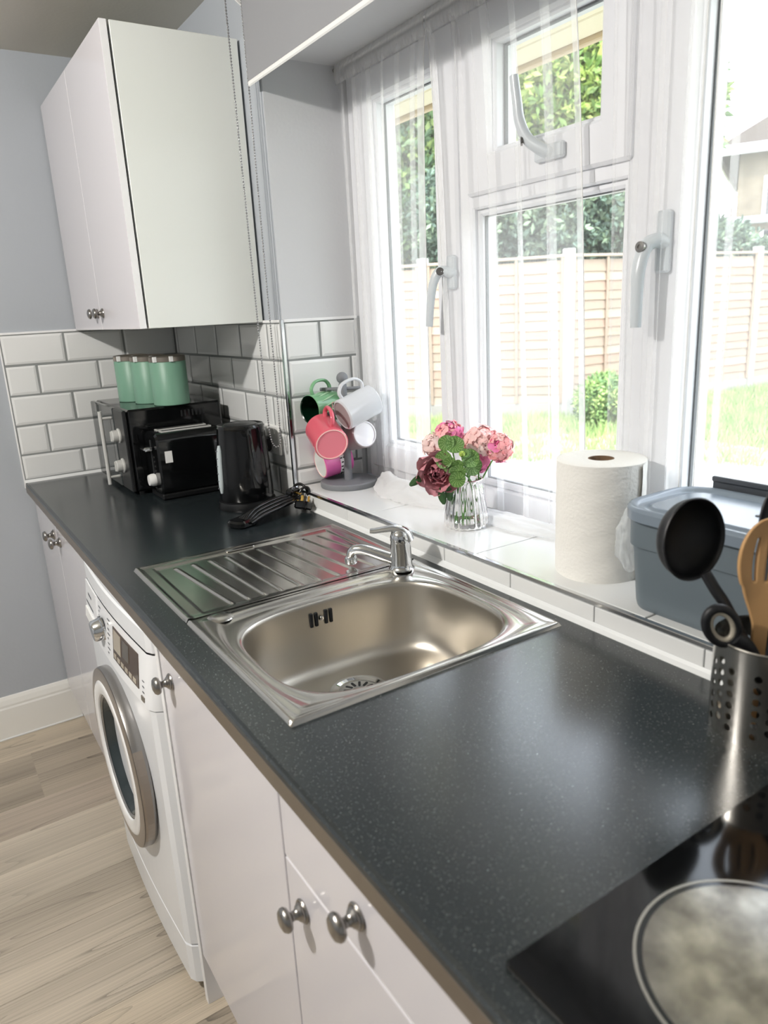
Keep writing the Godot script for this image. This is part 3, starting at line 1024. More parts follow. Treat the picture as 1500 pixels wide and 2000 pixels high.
func hob() -> void:
	var t := thing("hob", "black glass ceramic hob at the near end of the worktop", "hob", Vector3(-0.29, WT, 2.72))
	var s := S()
	prism(s, rrect(0.52, 0.58, 0.006, 4), Transform3D(Basis(Vector3(1, 0, 0), Vector3(0, 0, -1), Vector3(0, 1, 0)), Vector3(-0.009, 0.0, 0.004)), 0.006, 0.0018)
	part(t, "glass", s, M.black_gloss)
	for k in 4:
		var c: Vector3 = [Vector3(-0.11, 0.006, -0.152), Vector3(0.12, 0.006, -0.15), Vector3(-0.11, 0.006, 0.14), Vector3(0.12, 0.006, 0.14)][k]
		var r: float = [0.100, 0.075, 0.075, 0.100][k]
		s = S()
		lathe(s, [Vector2(r + 0.003, -0.001), Vector2(r + 0.0025, 0.0003), Vector2(r, 0.0003), Vector2(r, -0.001)], 72, Transform3D(Basis.IDENTITY, c))
		var z := part(t, "cooking_zone", s, M.residue_ring)
		s = S()
		lathe(s, [Vector2(r - 0.004, -0.001), Vector2(r - 0.005, 0.0003), Vector2(0, 0.0003)], 72, Transform3D(Basis.IDENTITY, c))
		part(z, "worn_patch", s, M.residue)

# ---------- washing machine ----------
func washing_machine() -> void:
	var Z0 := 0.862
	var Z1 := 1.464
	var t := thing("washing_machine", "white front-loading washing machine with a large round door, between two cabinets", "washing machine", Vector3(-0.31, FL, 1.163))
	# front curves outwards a little in plan
	var plan := func(xb: float, bulge: float) -> Array:
		var o := [Vector2(-0.05, -Z0), Vector2(-0.05, -Z1), Vector2(xb + 0.045, -Z1), Vector2(xb + 0.026, -Z1 + 0.004), Vector2(xb + 0.012, -Z1 + 0.013)]
		for i in 13:
			var f := i / 12.0
			var z := lerpf(Z1 - 0.028, Z0 + 0.028, f)
			o.append(Vector2(xb + 0.004 - bulge * sin(PI * f), -z))
		o += [Vector2(xb + 0.012, -Z0 - 0.012), Vector2(xb + 0.022, -Z0 - 0.004), Vector2(xb + 0.035, -Z0)]
		o.reverse()
		return o
	var up := func(y: float) -> Transform3D: return Transform3D(Basis(Vector3(1, 0, 0), Vector3(0, 0, -1), Vector3(0, 1, 0)), Vector3(0, y, 0))
	var s := S()
	var pl: Array = plan.call(-0.600, 0.008)
	prism(s, pl, up.call(0.105), 0.575, 0.002)
	wpart(t, "body", s, M.appliance)
	s = S()
	prism(s, pl, up.call(0.0), 0.103, 0.003)
	wpart(t, "kick_plate", s, M.appliance)
	s = S()
	# control panel leans back towards the top
	var hi: Array = plan.call(-0.590, 0.010)
	var lo: Array = plan.call(-0.603, 0.010)
	var n := lo.size()
	s.set_smooth_group(1)
	for i in n:
		var j := (i + 1) % n
		quad(s, Vector3(lo[i].x, 0.682, -lo[i].y), Vector3(lo[j].x, 0.682, -lo[j].y), Vector3(hi[j].x, 0.8, -hi[j].y), Vector3(hi[i].x, 0.8, -hi[i].y))
	s.set_smooth_group(-1)
	for i in range(1, n - 1):
		tri(s, Vector3(lo[0].x, 0.682, -lo[0].y), Vector3(lo[i + 1].x, 0.682, -lo[i + 1].y), Vector3(lo[i].x, 0.682, -lo[i].y))
	var cp := wpart(t, "control_panel", s, M.appliance_panel)
	s = S()
	prism(s, plan.call(-0.590, 0.010), up.call(0.8005), 0.0495, 0.004)
	wpart(t, "lid", s, M.appliance)
	# a point on the leaning, curved panel front
	var onp := func(z: float, y: float, out: float) -> Vector3:
		var f := clampf((Z1 - 0.028 - z) / (Z1 - Z0 - 0.056), 0.0, 1.0)
		var k := (y - 0.682) / 0.118
		return Vector3(lerpf(-0.599 - 0.010 * sin(PI * f), -0.586 - 0.010 * sin(PI * f), k) - out, y, z)
	var plate := func(called: String, z0: float, z1: float, y0: float, y1: float, th: float, m: Material, parent: Node3D) -> MeshInstance3D:
		var q := S()
		var nn := 5
		for i in nn:
			var za := lerpf(z0, z1, float(i) / nn)
			var zb := lerpf(z0, z1, float(i + 1) / nn)
			var a: Vector3 = onp.call(za, y0, th)
			var b: Vector3 = onp.call(zb, y0, th)
			var c: Vector3 = onp.call(zb, y1, th)
			var d: Vector3 = onp.call(za, y1, th)
			quad_out(q, a, b, c, d, Vector3(-1, 0, 0))
			quad_out(q, d, c, onp.call(zb, y1, -0.002), onp.call(za, y1, -0.002), Vector3(0, 1, 0))
			quad_out(q, a, b, onp.call(zb, y0, -0.002), onp.call(za, y0, -0.002), Vector3(0, -1, 0))
			if i == 0: quad_out(q, a, d, onp.call(za, y1, -0.002), onp.call(za, y0, -0.002), Vector3(0, 0, -1))
			if i == nn - 1: quad_out(q, b, c, onp.call(zb, y1, -0.002), onp.call(zb, y0, -0.002), Vector3(0, 0, 1))
		return wpart(parent, called, q, m)
	var dd: MeshInstance3D = plate.call("detergent_drawer", 0.885, 1.035, 0.700, 0.798, 0.0025, M.appliance_panel, t)
	plate.call("drawer_grip", 0.892, 0.995, 0.742, 0.748, 0.0028, M.print, dd)
	plate.call("grip_lip", 0.892, 1.02, 0.704, 0.730, 0.006, M.white_plastic, dd)
	plate.call("lettering", 0.925, 0.972, 0.768, 0.774, 0.0029, M.print, dd)
	# dial
	s = S()
	lathe(s, [Vector2(0.031, 0.0), Vector2(0.031, 0.004), Vector2(0.027, 0.006), Vector2(0.025, 0.022), Vector2(0.022, 0.026), Vector2(0, 0.027)], 40, along(onp.call(1.105, 0.742, 0.0), Vector3(-1, -0.09, 0)))
	wpart(t, "programme_dial", s, M.chrome)
	# printed programme marks either side of the dial
	s = S()
	for k in 8:
		for e in 2:
			var zz: float = [1.058, 1.152][e]
			var y := 0.700 + k * 0.0115
			var wd := 0.010 + 0.006 * ((k * 5 + e * 3) % 3)
			quad_out(s, onp.call(zz, y, 0.0006), onp.call(zz + wd, y, 0.0006), onp.call(zz + wd, y + 0.0034, 0.0006), onp.call(zz, y + 0.0034, 0.0006), Vector3(-1, 0, 0))
	for k in 3:
		quad_out(s, onp.call(1.405, 0.708 + k * 0.012, 0.0006), onp.call(1.417, 0.708 + k * 0.012, 0.0006), onp.call(1.417, 0.711 + k * 0.012, 0.0006), onp.call(1.405, 0.711 + k * 0.012, 0.0006), Vector3(-1, 0, 0))
	wpart(cp, "printed_marks", s, M.print).set_meta("kind", "stuff")
	var sc: MeshInstance3D = plate.call("display", 1.205, 1.385, 0.707, 0.782, 0.0015, M.screen, t)
	plate.call("display_window", 1.212, 1.268, 0.732, 0.777, 0.0022, M.screen_pale, sc)
	plate.call("display_window", 1.282, 1.325, 0.738, 0.777, 0.0022, M.lid_steel, sc)
	for k in 6: plate.call("touch_key", 1.212 + k * 0.028, 1.232 + k * 0.028, 0.712, 0.722, 0.0022, M.screen_pale, sc)
	plate.call("start_key", 1.40, 1.418, 0.690, 0.700, 0.002, M.lid_steel, t)
	# door
	var dc := Vector3(-0.604, 0.442, 1.165)
	var dx := Transform3D(Basis(Vector3(0, 1, 0), Vector3(-1, 0, 0), Vector3(0, 0, 1)), dc)
	s = S()
	lathe(s, [Vector2(0.211, -0.004), Vector2(0.215, 0.002), Vector2(0.215, 0.018), Vector2(0.213, 0.023), Vector2(0.208, 0.025), Vector2(0.184, 0.0262)], 72, dx)
	var dr := wpart(t, "door", s, M.silver)
	s = S()
	lathe(s, [Vector2(0.184, 0.0262), Vector2(0.181, 0.0285), Vector2(0.175, 0.0292), Vector2(0.155, 0.0285), Vector2(0.150, 0.0265), Vector2(0.148, 0.022)], 72, dx)
	part(dr, "door_trim", s, M.door_white)
	s = S()
	lathe(s, [Vector2(0.2125, 0.0240), Vector2(0.208, 0.0256), Vector2(0.1845, 0.0268)], 72, dx)
	part(dr, "door_ring", s, M.silver_face)
	s = S()
	lathe(s, [Vector2(0.148, 0.023), Vector2(0.138, 0.016), Vector2(0.122, -0.004), Vector2(0.110, -0.030), Vector2(0.095, -0.046), Vector2(0.0, -0.055)], 64, dx)
	part(dr, "porthole", s, M.dark_glass)
	s = S()
	lathe(s, [Vector2(0.141, 0.0195), Vector2(0.143, 0.0225), Vector2(0.146, 0.0225), Vector2(0.147, 0.0195)], 64, dx)
	part(dr, "seal", s, M.silver)
	# recessed grip on the right of the door
	s = S()
	for k in 14:
		var a0 := lerpf(-0.62, 0.52, k / 14.0)
		var a1 := lerpf(-0.62, 0.52, (k + 1) / 14.0)
		var f := func(a: float, r: float, y: float) -> Vector3: return dc + Vector3(-y, r * sin(a), r * cos(a))
		quad_out(s, f.call(a0, 0.2156, 0.003), f.call(a1, 0.2156, 0.003), f.call(a1, 0.2156, 0.018), f.call(a0, 0.2156, 0.018), Vector3(0, 0, 1))
		quad_out(s, f.call(a0, 0.2156, 0.018), f.call(a1, 0.2156, 0.018), f.call(a1, 0.2136, 0.0232), f.call(a0, 0.2136, 0.0232), Vector3(0, 0, 1))
	part(dr, "door_grip", s, M.silver_face)
	for k in 2:
		s = S()
		lathe(s, [Vector2(0, FL), Vector2(0.022, FL), Vector2(0.022, FL + 0.012), Vector2(0.01, FL + 0.014), Vector2(0.01, 0.002), Vector2(0, 0.002)], 20, Transform3D(Basis.IDENTITY, Vector3(-0.535, 0, [0.905, 1.425][k])))
		wpart(t, "foot", s, M.black_rubber)

# ---------- things on the worktop ----------
func microwave() -> void:
	var t := thing("microwave", "black microwave oven in the corner with a silver bar handle and two silver dials", "microwave", Vector3(-0.195, WT, 0.30))
	var z0 := 0.085
	var z1 := 0.505
	var s := S()
	bx(s, Vector3(-0.335, 0.912, z0), Vector3(-0.035, 1.168, z1), 0.006)
	wpart(t, "body", s, M.black_gloss)
	s = S()
	bx(s, Vector3(-0.352, 0.913, z0), Vector3(-0.337, 1.167, 0.388), 0.003)
	var d := wpart(t, "door", s, M.oven_glass)
	s = S()
	bx(s, Vector3(-0.3525, 0.945, z0 + 0.03), Vector3(-0.3515, 1.135, 0.35), 0.0)
	part(d, "viewing_window", s, M.dark_glass)
	s = S()
	tube(s, [Vector3(-0.385, 0.922, 0.365), Vector3(-0.385, 1.158, 0.365)], 0.0062, 14)
	for y in [0.945, 1.135]: tube(s, [Vector3(-0.385, y, 0.365), Vector3(-0.35, y, 0.365)], 0.0045, 10)
	part(d, "handle", s, M.bar_silver)
	s = S()
	bx(s, Vector3(-0.350, 0.913, 0.390), Vector3(-0.337, 1.167, z1), 0.003)
	var cp := wpart(t, "control_panel", s, M.black_satin)
	for k in 2:
		s = S()
		lathe(s, [Vector2(0.023, 0), Vector2(0.023, 0.004), Vector2(0.019, 0.006), Vector2(0.018, 0.022), Vector2(0.016, 0.024), Vector2(0, 0.0245)], 30, along(Vector3(-0.350, [1.085, 0.99][k], 0.435), Vector3(-1, 0, 0)))
		bx(s, Vector3(-0.378, [1.085, 0.99][k] - 0.016, 0.433), Vector3(-0.372, [1.085, 0.99][k] + 0.016, 0.437), 0.001)
		part(cp, "dial", s, M.bar_silver)
	s = S()
	for k in 7:
		bx(s, Vector3(-0.17 + k * 0.012, 1.13, z1 - 0.002), Vector3(-0.165 + k * 0.012, 1.15, z1 + 0.0006))
	wpart(t, "air_vent", s, M.gap)
	for k in 4:
		s = S()
		lathe(s, [Vector2(0, 0.9), Vector2(0.013, 0.9), Vector2(0.012, 0.913), Vector2(0, 0.913)], 14, Transform3D(Basis.IDENTITY, Vector3([-0.31, -0.06][k % 2], 0, [0.12, 0.47][k / 2])))
		wpart(t, "foot", s, M.black_rubber)
	# canisters
	var lab := ["pale green metal canister on the microwave, furthest left of the three", "pale green metal canister in the middle of the three on the microwave", "pale green metal canister on the microwave, the nearest and rightmost of the three"]
	for k in 3:
		var c := thing("canister", lab[k], "canister", Vector3([-0.232, -0.208, -0.180][k], 1.168, [0.236, 0.350, 0.464][k]), "green storage canisters on the microwave")
		s = S()
		lathe(s, [Vector2(0, 0), Vector2(0.054, 0), Vector2(0.056, 0.002), Vector2(0.056, 0.132), Vector2(0.0545, 0.134), Vector2(0, 0.134)], 44)
		part(c, "body", s, M.mint)
		s = S()
		lathe(s, [Vector2(0.0, 0.1342), Vector2(0.0565, 0.1342), Vector2(0.0565, 0.148), Vector2(0.054, 0.151), Vector2(0.046, 0.152), Vector2(0.044, 0.149), Vector2(0, 0.149)], 44)
		part(c, "lid", s, M.lid_steel)
		s = S()
		for a in [2.55, 1.65]:
			var dv := Vector3(cos(a), 0, sin(a))
			bx(s, dv * 0.058 + Vector3(-0.006, 0.134, -0.004), dv * 0.058 + Vector3(0.006, 0.151, 0.004), 0.001)
		part(c, "clasp", s, M.white_plastic)

func toaster() -> void:
	var t := thing("toaster", "glossy black two-slice toaster standing against the microwave", "toaster", Vector3(-0.195, WT, 0.575))
	var s := S()
	var prof := []
	for p in rrect(0.128, 0.19, 0.028, 6, 0.0, 0.108): prof.append(p)
	# profile in (z, y), pushed along x
	prism(s, prof, Transform3D(Basis(Vector3(0, 0, 1), Vector3(0, 1, 0), Vector3(-1, 0, 0)), Vector3(0.105, 0, 0)), 0.205, 0.006, true)
	part(t, "body", s, M.black_gloss)
	s = S()
	bx(s, Vector3(-0.1, 0.002, -0.06), Vector3(0.105, 0.02, 0.06), 0.004)
	part(t, "base", s, M.black_satin)
	for k in 2:
		s = S()
		bx(s, Vector3(-0.075, 0.2020, -0.034 + k * 0.046), Vector3(0.082, 0.2065, -0.010 + k * 0.046), 0.0008)
		var r := part(t, "slot_surround", s, M.bar_silver)
		s = S()
		bx(s, Vector3(-0.070, 0.2035, -0.030 + k * 0.046), Vector3(0.077, 0.2067, -0.014 + k * 0.046), 0.0)
		part(r, "slot", s, M.gap)
	# end face with lever, light row and dial
	s = S()
	bx(s, Vector3(-0.102, 0.03, -0.006), Vector3(-0.0995, 0.18, 0.006), 0.0008)
	part(t, "lever_track", s, M.gap)
	s = S()
	bx(s, Vector3(-0.128, 0.150, -0.026), Vector3(-0.100, 0.162, 0.022), 0.004)
	part(t, "lever", s, M.trim_metal)
	s = S()
	lathe(s, [Vector2(0.019, 0), Vector2(0.019, 0.010), Vector2(0.016, 0.020), Vector2(0, 0.021)], 24, along(Vector3(-0.1, 0.058, 0.0), Vector3(-1, 0, 0)))
	part(t, "browning_dial", s, M.white_plastic)
	s = S()
	for k in 4:
		lathe(s, [Vector2(0.003, 0), Vector2(0.003, 0.0015), Vector2(0, 0.002)], 10, along(Vector3(-0.1, 0.088 + k * 0.014, 0.02), Vector3(-1, 0, 0)))
	part(t, "indicator_light", s, M.pewter)
	s = S()
	bx(s, Vector3(-0.080, 0.115, 0.0640), Vector3(-0.058, 0.150, 0.0648), 0.0)
	part(t, "label", s, M.white_plastic)

func kettle() -> void:
	var o := Vector3(-0.118, WT, 0.862)
	var t := thing("kettle", "glossy black jug kettle with a pale water gauge, in front of the toaster", "kettle", o)
	var s := S()
	lathe(s, [Vector2(0, 0), Vector2(0.082, 0), Vector2(0.084, 0.006), Vector2(0.080, 0.022), Vector2(0.070, 0.026), Vector2(0, 0.026)], 40)
	var b := part(t, "power_base", s, M.black_satin)
	s = S()
	lathe(s, [Vector2(0, 0.024), Vector2(0.074, 0.024), Vector2(0.0765, 0.030), Vector2(0.076, 0.06), Vector2(0.0725, 0.14), Vector2(0.068, 0.20), Vector2(0.0665, 0.224), Vector2(0.0675, 0.230), Vector2(0.064, 0.236), Vector2(0.058, 0.233), Vector2(0.045, 0.231), Vector2(0.0, 0.230)], 48)
	part(t, "jug", s, M.black_gloss)
	s = S()
	lathe(s, [Vector2(0, 0.229), Vector2(0.048, 0.229), Vector2(0.050, 0.233), Vector2(0.046, 0.237), Vector2(0.0, 0.240)], 36)
	part(t, "lid", s, M.black_satin)
	# handle towards the wall side
	var h := Vector3(0.80, 0, -0.60).normalized()
	s = S()
	tube(s, curve([h * 0.055 + Vector3(0, 0.222, 0), h * 0.085 + Vector3(0, 0.220, 0), h * 0.106 + Vector3(0, 0.19, 0), h * 0.110 + Vector3(0, 0.13, 0), h * 0.106 + Vector3(0, 0.07, 0), h * 0.072 + Vector3(0, 0.05, 0)], 6), 0.012, 12)
	part(t, "handle", s, M.black_satin)
	# gauge on the camera's left
	var g := Vector3(-0.90, 0, 0.10).normalized()
	s = S()
	var gl := []
	for i in 10:
		var y := lerpf(0.05, 0.185, i / 9.0)
		var r := lerpf(0.0768, 0.0705, (y - 0.04) / 0.15)
		gl.append(g * (r + 0.0005) + Vector3(0, y, 0))
	tube(s, gl, [0.004, 0.0075, 0.0085, 0.0085, 0.0085, 0.0085, 0.0085, 0.0085, 0.0075, 0.004], 12)
	var ga := part(t, "water_gauge", s, M.gauge)
	s = S()
	for k in 6:
		var y := 0.064 + k * 0.021
		var r := lerpf(0.0768, 0.0705, (y - 0.04) / 0.15) + 0.0090
		bx(s, g * r + Vector3(-0.0015, y, -0.0024), g * r + Vector3(0.0015, y + 0.003, 0.0024))
	part(ga, "gauge_mark", s, M.print)
	s = S()
	bx(s, Vector3(-0.012, 0.004, 0.080), Vector3(0.03, 0.018, 0.093), 0.004)
	part(b, "switch", s, M.black_gloss)
	# spare cable, wound flat and tied, with its plugs
	var c := thing("power_cable", "coiled black power cable with two plugs lying in front of the kettle", "cable", Vector3(-0.100, WT, 1.032))
	var p0 := Vector3(-0.115, 0.012, 0.035)
	var p1 := Vector3(0.075, 0.020, -0.045)
	for k in 7:
		s = S()
		var off := Vector3(0.018, 0.0, 0.026) * (k - 3) * 0.28
		var up := Vector3(0, 0.006 + 0.013 * (1.0 - absf(k - 3) / 3.5), 0)
		tube(s, curve([p0 + off * 0.8, p0.lerp(p1, 0.2) + off + up * 1.2, p0.lerp(p1, 0.6) + off + up * 1.5, p1 + off * 0.5 + up], 6), 0.0052, 8)
		part(c, "strand", s, M.black_cable)
	s = S()
	prism(s, rrect(0.07, 0.058, 0.018, 5), Transform3D(Basis(Vector3(0.9, 0, -0.43), Vector3(-0.43, 0, -0.9), Vector3(0, 1, 0)), Vector3(-0.115, 0.0, 0.022)), 0.020, 0.005)
	part(c, "connector", s, M.black_gloss)
	s = S()
	tube(s, curve([p1 + Vector3(-0.01, 0.02, 0.0), p1 + Vector3(0.002, 0.038, -0.01), p1 + Vector3(0.018, 0.045, -0.005), p1 + Vector3(0.028, 0.034, 0.01), p1 + Vector3(0.024, 0.018, 0.03)], 6), 0.0038, 8)
	tube(s, curve([p1 + Vector3(0.0, 0.018, 0.02), p1 + Vector3(0.012, 0.036, 0.02), p1 + Vector3(0.03, 0.036, 0.022), p1 + Vector3(0.03, 0.014, 0.03)], 6), 0.0038, 8)
	part(c, "loop", s, M.black_cable)
	for k in 2:
		var at: Vector3 = [p1 + Vector3(-0.016, 0.022, -0.006), p1 + Vector3(-0.012, -0.010, 0.064)][k]
		var ori := Basis(Vector3(0, 1, 0), [0.5, 2.1][k]) * Basis(Vector3(1, 0, 0), [0.2, -1.2][k])
		s = S()
		prism(s, rrect(0.042, 0.040, 0.010, 4), Transform3D(ori, at), 0.022, 0.004)
		var pg := part(c, "plug", s, M.black_gloss)
		s = S()
		for e in [[0.0, 0.010, 0.004], [-0.010, -0.007, 0.003], [0.010, -0.007, 0.003]]:
			bx(s, Vector3(e[0] - e[2], e[1] - 0.002, 0.021), Vector3(e[0] + e[2], e[1] + 0.002, 0.038), 0.0008)
		s.generate_normals()
		part(pg, "pin", s.commit(), M.gold).transform = Transform3D(ori, at)
	# socket on the wall behind
	var w := thing("wall_socket", "white double wall socket on the tiles behind the kettle", "socket", Vector3(0, 1.03, 0.79))
	s = S()
	bx(s, Vector3(-0.010, 0.0, -0.01), Vector3(0.0, 0.086, 0.085), 0.003)
	part(w, "plate", s, M.white_plastic)
	for k in 2:
		s = S()
		bx(s, Vector3(-0.0125, 0.062, 0.012 + k * 0.038), Vector3(-0.009, 0.076, 0.022 + k * 0.038), 0.001)
		part(w, "switch", s, M.white_plastic)
	s = S()
	bx(s, Vector3(-0.038, 0.008, 0.0), Vector3(-0.0095, 0.052, 0.036), 0.006)
	part(w, "plug", s, M.black_satin)

# ---------- things on the sill ----------
func mug(label: String, bottom: Vector3, mouth: Vector3, hdir: Vector3, r: float, outer: Material, inner: Material, base: Material, rim: Material = null, taper := 1.0) -> Node3D:
	var ax := (mouth - bottom)
	var L := ax.length()
	ax = ax.normalized()
	var hx := (hdir - ax * hdir.dot(ax)).normalized()
	var t := thing("mug", label, "mug", bottom, "mugs on the mug tree")
	t.transform = Transform3D(Basis(hx, ax, hx.cross(ax)), bottom)
	var r0 := r * taper
	var s := S()
	lathe(s, [Vector2(r0 - 0.003, 0.0), Vector2(r0, 0.003), Vector2(r, L * 0.3 if taper < 1.0 else 0.01), Vector2(r, L - 0.002), Vector2(r - 0.0015, L)], 44)
	part(t, "body", s, outer)
	s = S()
	lathe(s, [Vector2(r - 0.0015, L), Vector2(r - 0.004, L - 0.002), Vector2(r - 0.004, 0.012), Vector2(r - 0.010, 0.006), Vector2(0, 0.006)], 44)
	part(t, "inside", s, inner)
	s = S()
	lathe(s, [Vector2(0, 0.0015), Vector2(r0 - 0.007, 0.0015), Vector2(r0 - 0.0065, 0.0002)], 40)
	part(t, "foot", s, base)
	s = S()
	lathe(s, [Vector2(r0 - 0.0065, 0.0006), Vector2(r0 - 0.005, -0.0006), Vector2(r0 - 0.0025, 0.0003)], 40)
	part(t, "foot_ring", s, rim if rim else outer)
	s = S()
	tube(s, curve([Vector3(r - 0.003, L * 0.18, 0), Vector3(r + 0.014, L * 0.15, 0), Vector3(r + 0.030, L * 0.28, 0), Vector3(r + 0.034, L * 0.5, 0), Vector3(r + 0.030, L * 0.72, 0), Vector3(r + 0.014, L * 0.86, 0), Vector3(r - 0.003, L * 0.82, 0)], 6), 0.0062, 12, true, 0.7)
	part(t, "handle", s, outer)
	return t

func mug_tree() -> void:
	var o := Vector3(0.128, SY, 1.024)
	var t := thing("mug_tree", "grey painted wooden mug tree with a round base and ball top", "mug tree", o)
	var s := S()
	lathe(s, [Vector2(0, 0), Vector2(0.079, 0), Vector2(0.0805, 0.002), Vector2(0.0805, 0.014), Vector2(0.0785, 0.0165), Vector2(0, 0.0165)], 60)
	part(t, "base", s, M.tree_grey)
	s = S()
	lathe(s, [Vector2(0.0112, 0.013), Vector2(0.0112, 0.285), Vector2(0.0090, 0.292)], 24)
	part(t, "pole", s, M.tree_grey)
	s = S()
	var pr := []
	for i in 13:
		var a := -PI / 2 + PI * i / 12.0
		pr.append(Vector2(maxf(0.0160 * cos(a), 0.0), 0.303 + 0.0160 * sin(a)))
	lathe(s, pr, 24)
	part(t, "ball", s, M.tree_grey)
	var rods := [[Vector3(-0.036, 0.272, -0.061), Vector3(0.050, 0.272, 0.000)], [Vector3(-0.066, 0.207, 0.016), Vector3(0.028, 0.142, 0.055)], [Vector3(-0.06, 0.145, -0.045), Vector3(0.05, 0.145, -0.04)]]
	rods = [[Vector3(-0.045, 0.273, -0.048), Vector3(0.0, 0.273, 0)], [Vector3(0.0, 0.273, 0), Vector3(0.056, 0.273, 0.022)], [Vector3(0, 0.205, 0), Vector3(-0.068, 0.212, 0.030)], [Vector3(0, 0.145, 0), Vector3(0.030, 0.142, 0.062)], [Vector3(0, 0.132, 0), Vector3(-0.055, 0.140, -0.012)]]
	for r in rods:
		s = S()
		tube(s, [r[0], r[1]], 0.0048, 12)
		part(t, "peg", s, M.tree_grey)
	var m := mug("green mug with a dark green inside hanging on the left of the mug tree", Vector3(0.120, 1.172, 0.985), Vector3(0.030, 1.170, 1.005), Vector3(0, 1, 0), 0.041, M.mug_green, M.mug_green_in, M.mug_green_pale)
	# brush-stroke fronds and a letter on the green mug
	s = S()
	for k in 5:
		var a := -0.2 + 0.42 * k
		var pts := []
		for i in 6:
			var f := i / 5.0
			var an := a + 0.35 * f
			pts.append(Vector3(0.0412 * cos(an), 0.018 + 0.055 * f, 0.0412 * sin(an)))
		tube(s, pts, [0.001, 0.0024, 0.003, 0.0026, 0.0018, 0.0006], 6)
	part(m, "painted_frond", s, M.mug_green_pale)
	var tm := TextMesh.new()
	tm.text = "R"
	var fo := SystemFont.new()
	fo.font_names = PackedStringArray(["Droid Sans"])
	tm.font = fo
	tm.font_size = 16
	tm.pixel_size = 0.0016
	tm.depth = 0.001
	tm.curve_step = 1.0
	var tx := part(m, "letter", tm, M.mug_pink_rim)
	tx.transform = Transform3D(Basis(Vector3(0, -1, 0), Vector3(1, 0, 0), Vector3(0, 0, 1)), Vector3(0.006, 0.040, 0.0414))
	mug("plain pale grey mug hanging on the right of the mug tree, bottom towards the room", Vector3(0.079, 1.158, 1.098), Vector3(0.178, 1.190, 1.098), Vector3(-0.25, 1, -0.1), 0.0425, M.mug_grey, M.mug_grey, M.mug_grey_base)
	mug("coral pink mug hanging on the mug tree, its pink base facing the room", Vector3(0.028, 1.089, 1.122), Vector3(0.050, 1.118, 1.030), Vector3(0.05, 1, 0.2), 0.046, M.mug_pink, M.mug_pink, M.mug_pink_base, M.mug_pink_rim)
	mug("white mug low on the right of the mug tree, white base facing the room", Vector3(0.150, 1.098, 1.092), Vector3(0.150, 1.079, 1.010), Vector3(0, 1, 0.2), 0.038, M.mug_grey_base, M.mug_white, M.mug_white, M.mug_white)
	m = mug("white and magenta patterned mug with black lettering, lowest on the mug tree", Vector3(0.064, 1.010, 0.978), Vector3(0.150, 1.022, 0.985), Vector3(0, 1, -0.4), 0.043, M.mug_magenta, M.mug_white, M.mug_shade, M.mug_pink_rim)
	s = S()
	lathe(s, [Vector2(0.0433, 0.046), Vector2(0.0434, 0.0465), Vector2(0.0434, 0.066), Vector2(0.0433, 0.0665)], 44)
	part(m, "print_band", s, M.mug_white)
	s = S()
	for k in 22:
		var a := TAU * k / 22.0
		for e in 2:
			var y := 0.049 + e * 0.009 + 0.002 * (k % 2)
			var p := Vector3(0.0436 * cos(a), y, 0.0436 * sin(a))
			bx(s, p - Vector3(0.0016, 0.0022, 0.0016), p + Vector3(0.0016, 0.0034, 0.0016))
	part(m, "lettering", s, M.gap)

func paper_roll() -> void:
	var t := thing("paper_roll", "large roll of white embossed kitchen paper standing on the sill", "paper roll", Vector3(0.122, SY, 1.938))
	var s := S()
	var f := func(u: float, v: float) -> Vector3:
		var a := u * TAU
		var r := 0.0775 + 0.0006 * sin(a * 3.0) + 0.0004 * sin(v * 30.0 + a * 5.0) - 0.001 * exp(-pow(v * 20.0, 2.0))
		return Vector3(cos(a) * r, v * 0.208, sin(a) * r)
	grid(s, f, 72, 24)
	part(t, "sheet", s, M.paper)
	s = S()
	lathe(s, [Vector2(0.0775, 0.2075), Vector2(0.075, 0.209), Vector2(0.05, 0.2085), Vector2(0.023, 0.2085), Vector2(0.0225, 0.2075)], 60)
	part(t, "roll_end", s, M.paper)
	s = S()
	lathe(s, [Vector2(0.0225, 0.0), Vector2(0.0225, 0.2085), Vector2(0.0205, 0.2085), Vector2(0.0205, 0.01), Vector2(0, 0.01)], 36)
	part(t, "tube", s, M.card)
	s = S()
	grid(s, func(u: float, v: float) -> Vector3:
		var a := 1.15 + u * 0.30
		var r := 0.0782 + 0.003 * u * u * (1.0 + 0.4 * sin(v * 9.0))
		return Vector3(cos(a) * r, 0.002 + v * 0.204, sin(a) * r), 6, 20)
	part(t, "loose_edge", s, M.paper)

func loft(s: SurfaceTool, lv: Array, xf: Transform3D, cap_lo := true, cap_hi := true) -> void:
	# levels: width x, width z, corner radius, y
	var rings := []
	for l in lv:
		var ring := []
		for p in rrect(l[0], l[1], l[2], 6): ring.append(xf * Vector3(p.x, l[3], -p.y))
		rings.append(ring)
	var n: int = rings[0].size()
	var grp := 1
	for k in rings.size() - 1:
		if k > 0:
			var a := Vector2(lv[k][0] - lv[k - 1][0], lv[k][3] - lv[k - 1][3]).normalized()
			var b := Vector2(lv[k + 1][0] - lv[k][0], lv[k + 1][3] - lv[k][3]).normalized()
			if a.dot(b) < 0.75: grp += 1
		s.set_smooth_group(grp)
		for i in n:
			var j := (i + 1) % n
			quad(s, rings[k][i], rings[k][j], rings[k + 1][j], rings[k + 1][i])
	s.set_smooth_group(-1)
	if cap_lo:
		for i in range(1, n - 1): tri(s, rings[0][0], rings[0][i + 1], rings[0][i])
	if cap_hi:
		var e: Array = rings[rings.size() - 1]
		for i in range(1, n - 1): tri(s, e[0], e[i], e[i + 1])

